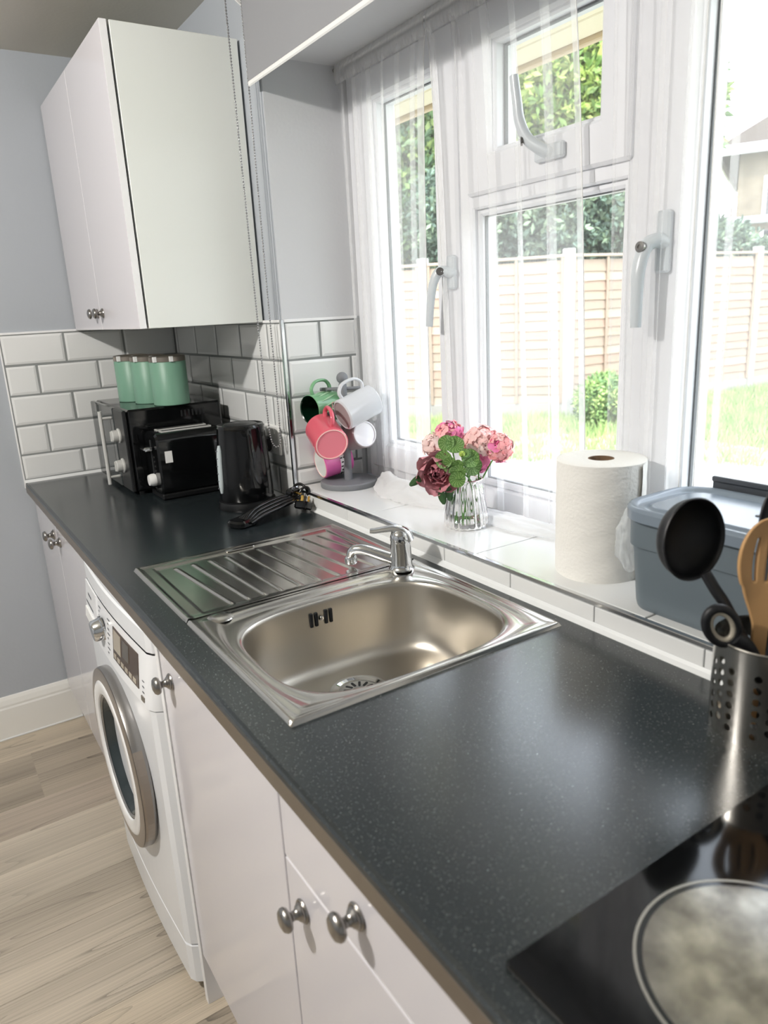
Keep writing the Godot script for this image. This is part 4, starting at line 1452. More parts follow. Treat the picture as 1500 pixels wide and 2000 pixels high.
func storage_box() -> void:
	var t := thing("storage_box", "blue-grey plastic storage box with a pale blue lid on the sill beside the paper roll", "storage box", Vector3(0.104, SY, 2.240))
	var s := S()
	loft(s, [[0.142, 0.312, 0.03, 0.0], [0.148, 0.318, 0.034, 0.003], [0.152, 0.322, 0.035, 0.012], [0.166, 0.336, 0.040, 0.105], [0.166, 0.336, 0.040, 0.1055], [0.174, 0.344, 0.042, 0.107], [0.176, 0.346, 0.044, 0.152]], Transform3D.IDENTITY, true, true)
	part(t, "body", s, M.box_blue)
	s = S()
	loft(s, [[0.188, 0.352, 0.054, 0.148], [0.196, 0.358, 0.058, 0.151], [0.198, 0.360, 0.059, 0.166], [0.192, 0.354, 0.056, 0.171], [0.184, 0.346, 0.053, 0.172], [0.170, 0.332, 0.047, 0.166], [0.166, 0.328, 0.046, 0.1645], [0.140, 0.298, 0.038, 0.1645], [0.134, 0.292, 0.028, 0.168], [0.126, 0.284, 0.026, 0.169]], Transform3D.IDENTITY, true, true)
	part(t, "lid", s, M.lid_blue)
	s = S()
	lathe(s, [Vector2(0.004, 0.1688), Vector2(0.003, 0.1705), Vector2(0, 0.171)], 14)
	part(t, "moulding_mark", s, M.tray_dark)
	# crumpled film bag hanging between the roll and the box
	var nz := FastNoiseLite.new()
	nz.seed = 77
	nz.frequency = 22.0
	nz.fractal_octaves = 3
	s = S()
	grid(s, func(u: float, v: float) -> Vector3:
		var a := u * TAU
		var b := (v - 0.5) * PI
		var d := Vector3(cos(b) * cos(a), sin(b), cos(b) * sin(a))
		var k := 1.0 + 0.45 * nz.get_noise_3d(d.x * 0.12, d.y * 0.05, d.z * 0.12) + 0.25 * sin(a * 9.0 + d.y * 3.0) * 0.4
		var w := 0.6 + 0.4 * cos((v - 0.45) * PI)
		return Vector3(d.x * 0.026 * k * w, d.y * 0.060, d.z * 0.018 * k * w), 60, 40)
	var b := part(self, "plastic_bag", s, M.bag, Vector3(0.058, 1.050, 2.060))
	tag(b, "crumpled clear plastic bag hanging at the end of the blue-grey box", "bag")
	var tr := thing("tray", "dark grey tray standing on edge behind the pale blue box lid", "tray", Vector3(0.2085, SY, 2.25))
	s = S()
	bx(s, Vector3(-0.0012, 0.0, -0.150), Vector3(0.0018, 0.186, 0.165), 0.001)
	part(tr, "board", s, M.tray_dark)
	s = S()
	bx(s, Vector3(-0.006, 0.180, -0.150), Vector3(0.0025, 0.189, 0.165), 0.002)
	part(tr, "rim", s, M.tray_dark)

# ---------- vase and flowers ----------
func petal(L: float, W: float, curl: float, cup: float, tipw := 0.6) -> Mesh:
	var s := S()
	grid(s, func(u: float, v: float) -> Vector3:
		var w := W * pow(sin(PI * clampf(0.06 + u * (1.0 - 0.06 - 0.12 * tipw), 0.0, 1.0)), 0.6) * (0.35 + 0.65 * smoothstep(0.0, 0.5, u))
		var x := (v - 0.5) * 2.0
		return Vector3(x * w, u * L - absf(x) * absf(x) * L * 0.08 * u, cup * (x * x) * W - curl * L * u * u + 0.004 * sin(x * 5.0 + u * 4.0) * u * (W / 0.02)), 6, 6)
	s.generate_normals()
	return s.commit()

func put(parent: Node3D, called: String, m: Mesh, mt: Material, xf: Transform3D) -> MeshInstance3D:
	var mi := part(parent, called, m, mt)
	mi.transform = xf
	return mi

func stem(t: Node3D, from: Vector3, to: Vector3, bend: Vector3) -> void:
	var s := S()
	tube(s, curve([from - t.position, from.lerp(to, 0.5) + bend - t.position, to - t.position], 8), 0.0017, 8)
	part(t, "stem", s, M.stem)

func hydrangea(label: String, c: Vector3, r: Vector3, n: int, mats: Array, foot: Vector3, seed_: int) -> void:
	var t := thing("hydrangea", label, "flower", c, "hydrangea heads in the vase")
	stem(t, foot, c, Vector3(0, 0.01, 0))
	var rg := RandomNumberGenerator.new()
	rg.seed = seed_
	var pm := []
	for k in 3:
		# one floret of four or five rounded petals
		var s := S()
		var np := 4 + k % 2
		for q in np:
			var a := TAU * q / np + 0.2 * k
			var xa := Vector3(cos(a), 0, sin(a))
			var za := Vector3(-sin(a), 0, cos(a))
			grid(s, func(u: float, v: float) -> Vector3:
				var w := 0.0078 * pow(sin(PI * clampf(0.05 + u * 0.86, 0, 1)), 0.6)
				var x := (v - 0.5) * 2.0
				return xa * (0.0012 + u * 0.0135) + za * x * w + Vector3.UP * (0.0035 * u - 0.004 * u * u * (1.0 + 0.5 * k) + 0.0022 * x * x + 0.0012 * sin(x * 4.0 + q)), 5, 4)
		s.generate_normals()
		pm.append(s.commit())
	var ga := PI * (3.0 - sqrt(5.0))
	for i in n:
		var y := 1.0 - 2.0 * (i + 0.5) / n
		var rr := sqrt(1.0 - y * y)
		var d := Vector3(cos(ga * i) * rr, y, sin(ga * i) * rr)
		var up := (d + Vector3(rg.randf_range(-0.3, 0.3), rg.randf_range(-0.3, 0.3), rg.randf_range(-0.3, 0.3))).normalized()
		var p := d * r * rg.randf_range(0.82, 1.05)
		var xf := along(p, up, Vector3(rg.randf() - 0.5, rg.randf() - 0.5, rg.randf() - 0.5))
		xf.basis = xf.basis.scaled_local(Vector3.ONE * rg.randf_range(0.85, 1.15))
		var mk: Material = mats[0] if rg.randf() < 0.62 else mats[1 + rg.randi() % (mats.size() - 1)]
		put(t, "floret", pm[i % 3], mk, xf)

func vase_and_flowers() -> void:
	var o := Vector3(0.121, SY, 1.560)
	var v := thing("vase", "small clear ribbed glass vase holding pink flowers on the sill", "vase", o)
	var s := S()
	var prof := [[0.0, 0.0005], [0.044, 0.0], [0.0485, 0.003], [0.0495, 0.010], [0.0475, 0.03], [0.0425, 0.06], [0.0375, 0.088], [0.0355, 0.098], [0.0365, 0.103], [0.0385, 0.107], [0.0385, 0.109], [0.0365, 0.110], [0.034, 0.104], [0.0325, 0.098], [0.0345, 0.088], [0.0395, 0.06], [0.0445, 0.03], [0.0455, 0.016], [0.040, 0.010], [0.0, 0.009]]
	grid(s, func(u: float, w: float) -> Vector3:
		var i := int(round(w * (prof.size() - 1)))
		var a := u * TAU
		var r: float = prof[i][0]
		var y: float = prof[i][1]
		if i >= 3 and i <= 7: r += 0.0011 * cos(a * 20.0)
		elif i < 3 and i > 0: r += 0.0009 * cos(a * 20.0)
		return Vector3(r * cos(a), y, -r * sin(a)), 160, prof.size() - 1, false, true)
	part(v, "glass", s, M.vase_glass)
	# dusky rose on the left
	var rc := Vector3(0.060, 1.078, 1.541)
	var t := thing("rose", "large dusky mauve-pink rose hanging over the left of the vase", "flower", rc)
	stem(t, Vector3(0.145, 0.958, 1.585), Vector3(0.075, 1.085, 1.545), Vector3(0.02, 0.03, 0))
	var face := Vector3(-0.62, -0.12, 0.62).normalized()
	var pm := petal(0.036, 0.020, 0.30, -0.35)
	var pl := petal(0.046, 0.026, 0.42, -0.30)
	var ps := petal(0.026, 0.013, 0.05, -0.55)
	var fr := along(Vector3.ZERO, face, Vector3(0, 1, 0))
	for ring in [[5, 0.004, 0.10, ps, 0.0], [5, 0.007, 0.30, pm, 0.4], [6, 0.010, 0.62, pm, 0.9], [6, 0.012, 0.95, pl, 0.2], [6, 0.012, 1.35, pl, 0.7]]:
		for k in ring[0]:
			var a: float = TAU * k / ring[0] + ring[4]
			var tilt: float = ring[2] + 0.12 * sin(k * 2.3)
			var rad := Vector3(cos(a), 0, sin(a))
			var yv := Vector3(rad.x * sin(tilt), cos(tilt), rad.z * sin(tilt))
			var zv := Vector3(rad.x * cos(tilt), -sin(tilt), rad.z * cos(tilt))
			var b := Basis(yv.cross(zv), yv, zv)
			put(t, "petal", ring[3], M.petal_rose_dark if ring[2] < 0.5 else M.petal_rose, fr * Transform3D(b, rad * ring[1] + Vector3(0, -0.012, 0)))
	var lm := petal(0.042, 0.009, 0.15, -0.3, 1.0)
	for e in [[Vector3(0.008, -0.026, 0.022), Vector3(0.10, -1, 0.05)], [Vector3(-0.006, -0.034, 0.012), Vector3(0.18, -1, 0.1)], [Vector3(-0.028, -0.004, -0.01), Vector3(-0.7, -0.5, -0.3)]]:
		put(t, "leaf", lm, M.leaf_dark, along(e[0], e[1], Vector3(-0.6, 0, 0.7)))
	hydrangea("pale peach hydrangea head at the far left of the bouquet, above the dusky rose", Vector3(0.082, 1.128, 1.502), Vector3(0.026, 0.026, 0.026), 22, [M.petal_cream, M.petal_peach], Vector3(0.15, 0.958, 1.55), 4)
	hydrangea("bright pink hydrangea head at the top left of the bouquet", Vector3(0.115, 1.152, 1.512), Vector3(0.030, 0.024, 0.028), 30, [M.petal_pink, M.petal_coral], Vector3(0.11, 0.958, 1.57), 5)
	hydrangea("large peach hydrangea head on the right of the bouquet", Vector3(0.165, 1.134, 1.563), Vector3(0.038, 0.032, 0.036), 46, [M.petal_peach, M.petal_coral, M.petal_cream], Vector3(0.11, 0.958, 1.545), 6)
	hydrangea("peach and pink hydrangea head furthest right, drooping outside the bouquet", Vector3(0.180, 1.122, 1.608), Vector3(0.026, 0.030, 0.026), 28, [M.petal_coral, M.petal_pink, M.petal_peach], Vector3(0.135, 0.958, 1.54), 7)
	hydrangea("small magenta-pink hydrangea cluster low on the right, behind the round leaves", Vector3(0.160, 1.088, 1.562), Vector3(0.020, 0.024, 0.020), 18, [M.petal_pink, M.petal_pink], Vector3(0.14, 0.958, 1.575), 8)
	# sprig of round leaves in front
	var sc := Vector3(0.086, 1.112, 1.588)
	t = thing("leaf_sprig", "green sprig of round veined leaves at the front of the bouquet", "leaf sprig", sc)
	stem(t, Vector3(0.115, 0.957, 1.60), Vector3(0.092, 1.108, 1.585), Vector3(0.01, 0, 0))
	s = S()
	grid(s, func(u: float, w: float) -> Vector3:
		var a := u * TAU
		var r := 0.019 * w * (1.0 + 0.08 * cos(a) + 0.02 * sin(a * 5.0))
		return Vector3(r * cos(a), 0.0035 * w * w + 0.0012 * sin(a * 3.0) * w, r * sin(a)), 28, 6, true)
	s.generate_normals()
	var rl: Mesh = s.commit()
	var cam_dir := Vector3(-0.58, 0.26, 0.77).normalized()
	var ru := Vector3(0.19, 0.96, -0.20)
	var rr := Vector3(0.836, -0.05, 0.547)
	for e in [[-0.029, 0.030, -0.002, 0.95, 0.25, 0.2], [-0.011, 0.026, 0.003, 1.05, -0.1, 0.25], [-0.034, -0.005, 0.003, 1.05, 0.4, -0.1], [-0.021, -0.017, 0.008, 0.92, 0.2, -0.3], [0.021, -0.003, 0.005, 1.1, -0.35, 0.15], [0.027, -0.019, 0.0, 1.1, -0.5, -0.2], [-0.005, -0.018, 0.014, 0.66, 0.0, -0.35], [-0.004, -0.031, 0.010, 0.9, 0.05, -0.5], [-0.006, -0.047, 0.004, 0.95, 0.0, -0.3], [0.009, 0.008, 0.012, 0.55, -0.1, 0.3]]:
		var nrm: Vector3 = (cam_dir - rr * e[4] + ru * e[5]).normalized()
		var xf := along(rr * e[0] + ru * e[1] + cam_dir * e[2], nrm, ru)
		xf.basis = xf.basis.scaled_local(Vector3.ONE * float(e[3]))
		put(t, "leaf", rl, M.leaf_round, xf)
	for k in 4:
		var a := TAU * k / 4.0
		var xf := along(rr * (0.003 + 0.003 * cos(a)) + ru * (0.006 + 0.003 * sin(a)) + cam_dir * 0.016, (cam_dir + rr * cos(a) + ru * sin(a)).normalized(), ru)
		xf.basis = xf.basis.scaled_local(Vector3.ONE * 0.25)
		put(t, "bud_leaf", rl, M.leaf_bud, xf)

# ---------- utensils ----------
func utensils() -> void:
	var o := Vector3(-0.065, WT, 2.362)
	var t := thing("utensil_holder", "brushed steel utensil holder with rows of round holes at the back of the worktop", "utensil holder", o)
	var R := 0.060
	var H := 0.124
	var cols := 24
	var rows := 7
	var s := S()
	s.set_smooth_group(1)
	for side in 2:
		var r := R - 0.0009 * side
		for c in cols:
			var on := true
			on = c % 4 != 3
			for q in rows:
				var a0 := TAU * c / cols
				var da := TAU / cols
				var y0 := 0.010 + 0.0150 * q + (0.0075 if c % 2 else 0.0)
				var P := func(u: float, w: float) -> Vector3:
					var a := a0 + da * u
					return Vector3(r * cos(a), y0 + 0.0150 * w, r * sin(a))
				if not on or q == rows - 1:
					for k in 4: quad(s, P.call(k / 4.0, 0.0), P.call(k / 4.0, 1.0), P.call((k + 1) / 4.0, 1.0), P.call((k + 1) / 4.0, 0.0))
					continue
				for k in 16:
					var e0 := TAU * k / 16.0
					var e1 := TAU * (k + 1) / 16.0
					var sq := func(e: float) -> Vector2:
						var d := Vector2(cos(e), sin(e))
						var m := maxf(absf(d.x), absf(d.y))
						return Vector2(0.5, 0.5) + d / m * 0.5
					var A: Vector2 = sq.call(e0)
					var B: Vector2 = sq.call(e1)
					var ia := Vector2(0.5 + 0.29 * cos(e0), 0.5 + 0.31 * sin(e0))
					var ib := Vector2(0.5 + 0.29 * cos(e1), 0.5 + 0.31 * sin(e1))
					quad(s, P.call(ia.x, ia.y), P.call(ib.x, ib.y), P.call(B.x, B.y), P.call(A.x, A.y))
	# plain bands at foot and rim; the half step of the staggered columns is closed here
	for side in 2:
		var r := R - 0.0009 * side
		for c in cols:
			var a0 := TAU * c / cols
			var da := TAU / cols
			var lo := 0.010 + (0.0075 if c % 2 else 0.0)
			var hi := lo + 0.0150 * rows
			for k in 4:
				var f := func(u: float, y: float) -> Vector3: return Vector3(r * cos(a0 + da * u), y, r * sin(a0 + da * u))
				quad(s, f.call(k / 4.0, 0.0), f.call(k / 4.0, lo), f.call((k + 1) / 4.0, lo), f.call((k + 1) / 4.0, 0.0))
				quad(s, f.call(k / 4.0, hi), f.call(k / 4.0, H), f.call((k + 1) / 4.0, H), f.call((k + 1) / 4.0, hi))
	part(t, "cylinder", s, M.steel)
	s = S()
	lathe(s, [Vector2(R - 0.0012, H - 0.001), Vector2(R - 0.0004, H + 0.0008), Vector2(R + 0.0008, H - 0.0006), Vector2(R + 0.0001, H - 0.003)], 64)
	part(t, "rim", s, M.steel)
	s = S()
	lathe(s, [Vector2(0, 0.0), Vector2(R - 0.001, 0.0), Vector2(R - 0.001, 0.002), Vector2(0, 0.002)], 48)
	part(t, "floor_disc", s, M.steel)
	# ladle
	var lc := Vector3(-0.118, 1.140, 2.286)
	var l := thing("ladle", "black plastic ladle leaning out of the left of the utensil holder", "ladle", lc)
	var od := Vector3(-0.28, 0.10, 0.95).normalized()
	s = S()
	var pr := []
	for i in 13:
		var a := PI / 2 * i / 12.0
		pr.append(Vector2(0.043 * sin(a), -0.036 * cos(a)))
	pr += [Vector2(0.0445, 0.004), Vector2(0.0435, 0.006), Vector2(0.0415, 0.004)]
	for i in range(12, -1, -1):
		var a := PI / 2 * i / 12.0
		pr.append(Vector2(0.0405 * sin(a), -0.0335 * cos(a)))
	var lx := along(Vector3.ZERO, od, Vector3(0.2, 1, 0))
	lx.basis = lx.basis.scaled_local(Vector3(1.0, 1.0, 1.16))
	lathe(s, pr, 44, lx)
	part(l, "bowl", s, M.black_rubber)
	s = S()
	tube(s, curve([Vector3(-0.113, 1.100, 2.304) - lc, Vector3(-0.110, 1.082, 2.316) - lc, Vector3(-0.100, 1.055, 2.330) - lc, Vector3(-0.070, 0.97, 2.362) - lc, Vector3(-0.045, 0.906, 2.385) - lc], 6), 0.0115, 14, true, 0.5)
	part(l, "handle", s, M.black_rubber)
	# loop-handled tool
	var pc := Vector3(-0.126, 1.046, 2.338)
	var p := thing("peeler", "black kitchen tool with a grey-lined loop handle at the left of the utensil holder", "utensil", pc)
	var vx := Vector3(0.84, -0.05, 0.54)
	var vy := Vector3(-0.2, 0.95, -0.1)
	var ring := []
	var ring2 := []
	for i in 33:
		var a := TAU * i / 32.0
		ring.append(vx * 0.0185 * cos(a) + vy * 0.024 * sin(a))
		ring2.append((vx * 0.0135 * cos(a) + vy * 0.019 * sin(a)) + Vector3(-0.001, 0, 0.001))
	s = S()
	tube(s, ring, 0.0058, 12)
	part(p, "loop", s, M.black_rubber)
	s = S()
	tube(s, ring2, 0.0036, 10)
	part(p, "loop_lining", s, M.grip_grey)
	s = S()
	tube(s, curve([vx * 0.012 + vy * -0.016, vx * 0.026 + vy * -0.034, Vector3(-0.080, 0.96, 2.372) - pc, Vector3(-0.065, 0.906, 2.38) - pc], 6), [0.010, 0.010, 0.0105, 0.011, 0.011, 0.011, 0.011, 0.011, 0.011, 0.010, 0.010, 0.010, 0.009, 0.009, 0.008, 0.008, 0.007, 0.006, 0.005], 12)
	part(p, "handle", s, M.black_rubber)
	# slotted wooden spoon: a dished board with three slots
	var wc := Vector3(-0.064, 1.112, 2.352)
	var w := thing("slotted_spoon", "wooden slotted spoon standing in the utensil holder", "spoon", wc)
	var wy := Vector3(0.12, 0.98, -0.05).normalized()
	var wn := Vector3(-0.55, 0.12, 0.80)
	wn = (wn - wy * wn.dot(wy)).normalized()
	var wx := wy.cross(wn)
	s = S()
	s.set_smooth_group(1)
	var NX := 26
	var NY := 70
	var SPL := 36
	var pt := func(i: int, j: int, back: bool) -> Vector3:
		var fy := float(j) / NY
		var y := lerpf(-0.0625, 0.0575, float(j - SPL) / 34.0) if j >= SPL else lerpf(-0.202, -0.0625, float(j) / SPL)
		var hw := 0.031 * 1.2 * sqrt(maxf(0.0, 1.0 - pow((y - 0.005) / 0.053, 2.0))) if y > -0.025 else 0.0
		if y <= -0.025: hw = lerpf(0.0085, 0.0307, smoothstep(-0.085, -0.012, y)) if y > -0.085 else lerpf(0.007, 0.0085, (y + 0.202) / 0.117)
		hw = maxf(hw, 0.0015)
		var x := lerpf(-1.0, 1.0, float(i) / NX)
		var dish := 0.006 * (x * x) * smoothstep(-0.06, -0.01, y) + 0.003 * fy
		return wx * x * hw + wy * y + wn * (dish - (0.006 if back else 0.0))
	var hole := func(i: int, j: int) -> bool:
		if i < 0 or j < 0 or i >= NX or j >= NY: return true
		if j < SPL + 12 or j > SPL + 26: return false
		return i == 6 or i == 7 or i == 12 or i == 13 or i == 18 or i == 19
	var s2 := S()
	s2.set_smooth_group(1)
	for i in NX:
		for j in NY:
			if hole.call(i, j): continue
			var q: SurfaceTool = s if j >= SPL else s2
			quad_out(q, pt.call(i, j, false), pt.call(i + 1, j, false), pt.call(i + 1, j + 1, false), pt.call(i, j + 1, false), wn)
			quad_out(q, pt.call(i, j, true), pt.call(i + 1, j, true), pt.call(i + 1, j + 1, true), pt.call(i, j + 1, true), -wn)
			for e in [[1, 0, 1, 0, 1, 1], [-1, 0, 0, 0, 0, 1], [0, 1, 0, 1, 1, 1], [0, -1, 0, 0, 1, 0]]:
				if hole.call(i + e[0], j + e[1]):
					quad_out(q, pt.call(i + e[2], j + e[3], false), pt.call(i + e[4], j + e[5], false), pt.call(i + e[4], j + e[5], true), pt.call(i + e[2], j + e[3], true), wx * e[0] + wy * e[1])
	part(w, "head", s, M.wood_spoon)
	part(w, "handle", s2, M.wood_spoon)
	# black serving spoon at the right
	var bc := Vector3(0.000, 1.150, 2.344)
	var bs := thing("serving_spoon", "black plastic serving spoon at the right of the utensil holder", "spoon", bc)
	s = S()
	var bn := along(Vector3.ZERO, Vector3(-0.5, 0.15, 0.85), Vector3(0.1, 1, 0))
	bn.basis = bn.basis.scaled_local(Vector3(1.0, 0.5, 1.35))
	lathe(s, pr, 40, bn)
	part(bs, "bowl", s, M.black_rubber)
	s = S()
	tube(s, curve([Vector3(-0.006, -0.050, 0.004), Vector3(-0.014, -0.09, 0.008), Vector3(-0.045, 0.906, 2.350) - bc], 8), 0.0085, 12)
	part(bs, "handle", s, M.black_rubber)
	var kc := Vector3(-0.035, 1.04, 2.372)
	var ks := thing("spatula", "black-handled spatula upright in the utensil holder behind the wooden spoon", "utensil", kc)
	s = S()
	tube(s, [Vector3(0.004, 0.055, -0.004), Vector3(0.002, 0.03, -0.002), Vector3(-0.005, -0.134, 0.0)], [0.010, 0.0125, 0.009], 14)
	part(ks, "handle", s, M.black_rubber)
	s = S()
	lathe(s, [Vector2(0.0102, 0), Vector2(0.0102, 0.003), Vector2(0.006, 0.006), Vector2(0, 0.007)], 18, along(Vector3(0.004, 0.054, -0.004), Vector3(0.1, 1, -0.08)))
	part(ks, "end_cap", s, M.grip_grey)

# ---------- blind and curtains ----------
func blind() -> void:
	var t := thing("roller_blind", "light grey roller blind over the window recess, with a long bead chain", "blind", Vector3(-0.03, 2.19, 1.7))
	var s := S()
	bx(s, Vector3(-0.0312, 1.985, 0.932), Vector3(-0.0300, 2.205, 2.52), 0.0003)
	wpart(t, "fabric", s, M.blind)
	s = S()
	bx(s, Vector3(-0.0333, 1.972, 0.932), Vector3(-0.0277, 1.985, 2.52), 0.0027)
	wpart(t, "bottom_bar", s, M.white_plastic)
	s = S()
	tube(s, [Vector3(-0.048, 2.205, 0.925), Vector3(-0.048, 2.205, 2.53)], 0.0185, 24)
	wpart(t, "tube", s, M.blind)
	for z in [0.912, 2.54]:
		s = S()
		prism(s, [Vector2(0.006, 2.150), Vector2(0.006, 2.240), Vector2(-0.066, 2.240), Vector2(-0.066, 2.190), Vector2(-0.048, 2.170), Vector2(-0.02, 2.150)], Transform3D(Basis.IDENTITY, Vector3(0, 0, z)), 0.004, 0.0008)
		bx(s, Vector3(-0.003, 2.150, z - 0.030), Vector3(0.006, 2.240, z + 0.012), 0.001)
		wpart(t, "bracket", s, M.white_plastic)
	s = S()
	lathe(s, [Vector2(0, 0), Vector2(0.022, 0), Vector2(0.023, 0.003), Vector2(0.023, 0.014), Vector2(0.022, 0.016), Vector2(0, 0.016)], 28, along(Vector3(-0.045, 2.205, 0.922), Vector3(0, 0, -1)))
	wpart(t, "sprocket", s, M.white_plastic)
	# bead chain: one loop of small balls on a cord
	var path := []
	var zc := 0.916
	path.append_array(curve([Vector3(-0.066, 2.205, zc), Vector3(-0.064, 1.9, zc), Vector3(-0.061, 1.5, zc + 0.002), Vector3(-0.058, 1.2, zc + 0.003), Vector3(-0.055, 1.10, zc + 0.004), Vector3(-0.046, 1.072, zc + 0.005), Vector3(-0.036, 1.068, zc + 0.005), Vector3(-0.026, 1.085, zc + 0.004), Vector3(-0.023, 1.2, zc + 0.003), Vector3(-0.0235, 1.5, zc), Vector3(-0.024, 1.9, zc), Vector3(-0.024, 2.205, zc)], 10))
	s = S()
	tube(s, path, 0.0007, 6)
	wpart(t, "chain_cord", s, M.bead)
	var pts := []
	var acc := 0.0
	for i in path.size() - 1:
		var a: Vector3 = path[i]
		var b: Vector3 = path[i + 1]
		var L := a.distance_to(b)
		while acc < L:
			pts.append(a.lerp(b, acc / L))
			acc += 0.0068
		acc -= L
	var sm := SphereMesh.new()
	sm.radius = 0.0026
	sm.height = 0.0052
	sm.radial_segments = 10
	sm.rings = 6
	sm.material = M.bead
	var mm := MultiMesh.new()
	mm.transform_format = MultiMesh.TRANSFORM_3D
	mm.mesh = sm
	mm.instance_count = pts.size()
	for i in pts.size(): mm.set_instance_transform(i, Transform3D(Basis.IDENTITY, pts[i]))
	var mi := MultiMeshInstance3D.new()
	mi.name = "bead_chain"
	mi.multimesh = mm
	mi.position = -t.position
	mi.set_meta("kind", "stuff")
	t.add_child(mi, true)

func curtain(label: String, zt0: float, zt1: float, zb0: float, zb1: float, folds: float, amp: float, ph: float, hem_left: bool, hem_right: bool, ybot := 0.952) -> Node3D:
	var t := thing("net_curtain", label, "curtain", Vector3(0.19, SY, (zb0 + zb1) / 2), "net curtain panels at the window")
	var YT := 2.012
	var P := func(u: float, v: float) -> Vector3:
		var zt := lerpf(zt0, zt1, u)
		var zb := lerpf(zb0, zb1, u)
		var z := lerpf(zt, zb, pow(v, 0.45))
		var a := amp * (0.55 + 0.45 * v)
		var w := sin(TAU * folds * u + ph + 0.9 * sin(v * 2.1 + ph)) + 0.45 * sin(TAU * folds * 2.3 * u + ph * 2.0 + v * 1.7) + 0.2 * sin(TAU * folds * 5.1 * u + v * 3.0)
		var sp := absf(zb1 - zb0) / folds
		var edge := smoothstep(0.0, 0.06, u) * (1.0 - smoothstep(0.94, 1.0, u))
		var zz := edge * sp * (0.17 * sin(TAU * folds * u + ph + 0.5 * v) + 0.085 * sin(TAU * folds * 2.3 * u + ph * 2.0 + 0.8 * v) + 0.03 * sin(TAU * folds * 5.1 * u + 1.4 * v))
		return Vector3(0.214 + a * w * 0.42, lerpf(YT, ybot, v), z + zz)
	var s := S()
	grid(s, P, int(folds * 40) + 24, 36)
	wpart(t, "net", s, M.voile)
	var edges := []
	if hem_left: edges.append(0.0)
	if hem_right: edges.append(1.0)
	for e in edges:
		s = S()
		var d: float = 0.016 / maxf(0.05, absf(zb1 - zb0))
		grid(s, func(u: float, v: float) -> Vector3:
			var q: Vector3 = P.call(e + (u * d if e < 0.5 else (u - 1.0) * d), v)
			return q + Vector3(-0.0012, 0, 0), 3, 36)
		wpart(t, "side_hem", s, M.voile_hem)
		s = S()
		var line := []
		for k in 37: line.append(P.call(e, k / 36.0) + Vector3(-0.0013, 0, 0))
		tube(s, line, 0.0011, 6)
		wpart(t, "selvedge", s, M.white_plastic)
	# gathered heading on the wire
	s = S()
	grid(s, func(u: float, v: float) -> Vector3:
		var z := lerpf(zt0, zt1, u)
		var a := 0.0016 * sin(u * absf(zt1 - zt0) * 520.0) + 0.0012 * sin(u * absf(zt1 - zt0) * 223.0 + 1.0)
		var y := 2.046 - v * 0.048
		return Vector3(0.213 + a * 0.6 - 0.004 * sin(v * PI), y, z), int(absf(zt1 - zt0) * 420), 8)
	wpart(t, "heading", s, M.voile_hem)
	return t

func heap(t: Node3D, pts: Array, rx: float, ry: float, seed_: int) -> void:
	# a roll of spare net lying on the sill along the points (z, x)
	var nz := FastNoiseLite.new()
	nz.seed = seed_
	nz.frequency = 3.2
	nz.fractal_octaves = 3
	var s := S()
	var cl := []
	for p in pts: cl.append(Vector3(p[1], 0, p[0]))
	cl = curve(cl, 12)
	var n := cl.size() - 1
	grid(s, func(u: float, v: float) -> Vector3:
		var c: Vector3 = cl[int(round(u * n))]
		var a := PI * (v * 1.1 - 0.05)
		var en := pow(sin(PI * clampf(u * 0.96 + 0.02, 0.0, 1.0)), 0.4)
		var q := nz.get_noise_2d(c.z * 3.0 + v * 0.9, v * 1.3 - c.z * 1.2)
		var q2 := nz.get_noise_2d(c.z * 9.0 - v * 2.0 + 7.0, v * 3.0)
		var r := en * (1.0 + 0.22 * q + 0.04 * q2 + 0.13 * sin(v * 15.0 + c.z * 9.0 + seed_) + 0.05 * sin(c.z * 24.0 + v * 4.0))
		return Vector3(c.x - cos(a) * rx * r, maxf(SY + 0.001, SY + 0.001 + sin(a) * ry * r), c.z), n, 28)
	wpart(t, "gathered_end", s, M.voile_heap)

func curtains() -> void:
	var w := thing("curtain_wire", "white plastic-coated net curtain wire across the top of the window recess", "curtain wire", Vector3(0.214, 2.034, JZ))
	var s := S()
	tube(s, [Vector3(0.214, 2.034, JZ), Vector3(0.214, 2.034, NZ)], 0.0022, 8)
	wpart(w, "wire", s, M.white_plastic)
	for z in [JZ, NZ]:
		s = S()
		lathe(s, [Vector2(0, 0), Vector2(0.005, 0), Vector2(0.005, 0.002), Vector2(0.002, 0.003), Vector2(0.002, 0.010), Vector2(0, 0.010)], 12, along(Vector3(0.214, 2.034, z), Vector3(0, 0, 1 if z == JZ else -1)))
		wpart(w, "hook", s, M.pewter)
	var t := curtain("white net curtain over the left casement, bunched on the sill beside the mug tree", 0.94, 1.338, 0.955, 1.296, 6.0, 0.016, 0.6, false, true)
	heap(t, [[1.085, 0.206], [1.12, 0.196], [1.16, 0.182], [1.22, 0.165], [1.32, 0.165], [1.42, 0.178]], 0.046, 0.046, 3)
	t = curtain("white net curtain panel in the middle of the window, behind the flower vase", 1.342, 1.75, 1.384, 1.820, 5.0, 0.013, 2.2, true, true)
	heap(t, [[1.50, 0.196], [1.60, 0.188], [1.70, 0.196], [1.78, 0.205]], 0.034, 0.024, 8)
	curtain("narrow white net curtain panel hanging over the right mullion and window handle", 1.855, 2.036, 1.880, 2.032, 3.4, 0.011, 4.1, false, true)
	curtain("white net curtain panel over the right-hand casement, behind the blue-grey box", 2.05, 2.41, 2.06, 2.415, 3.0, 0.006, 1.2, true, false)

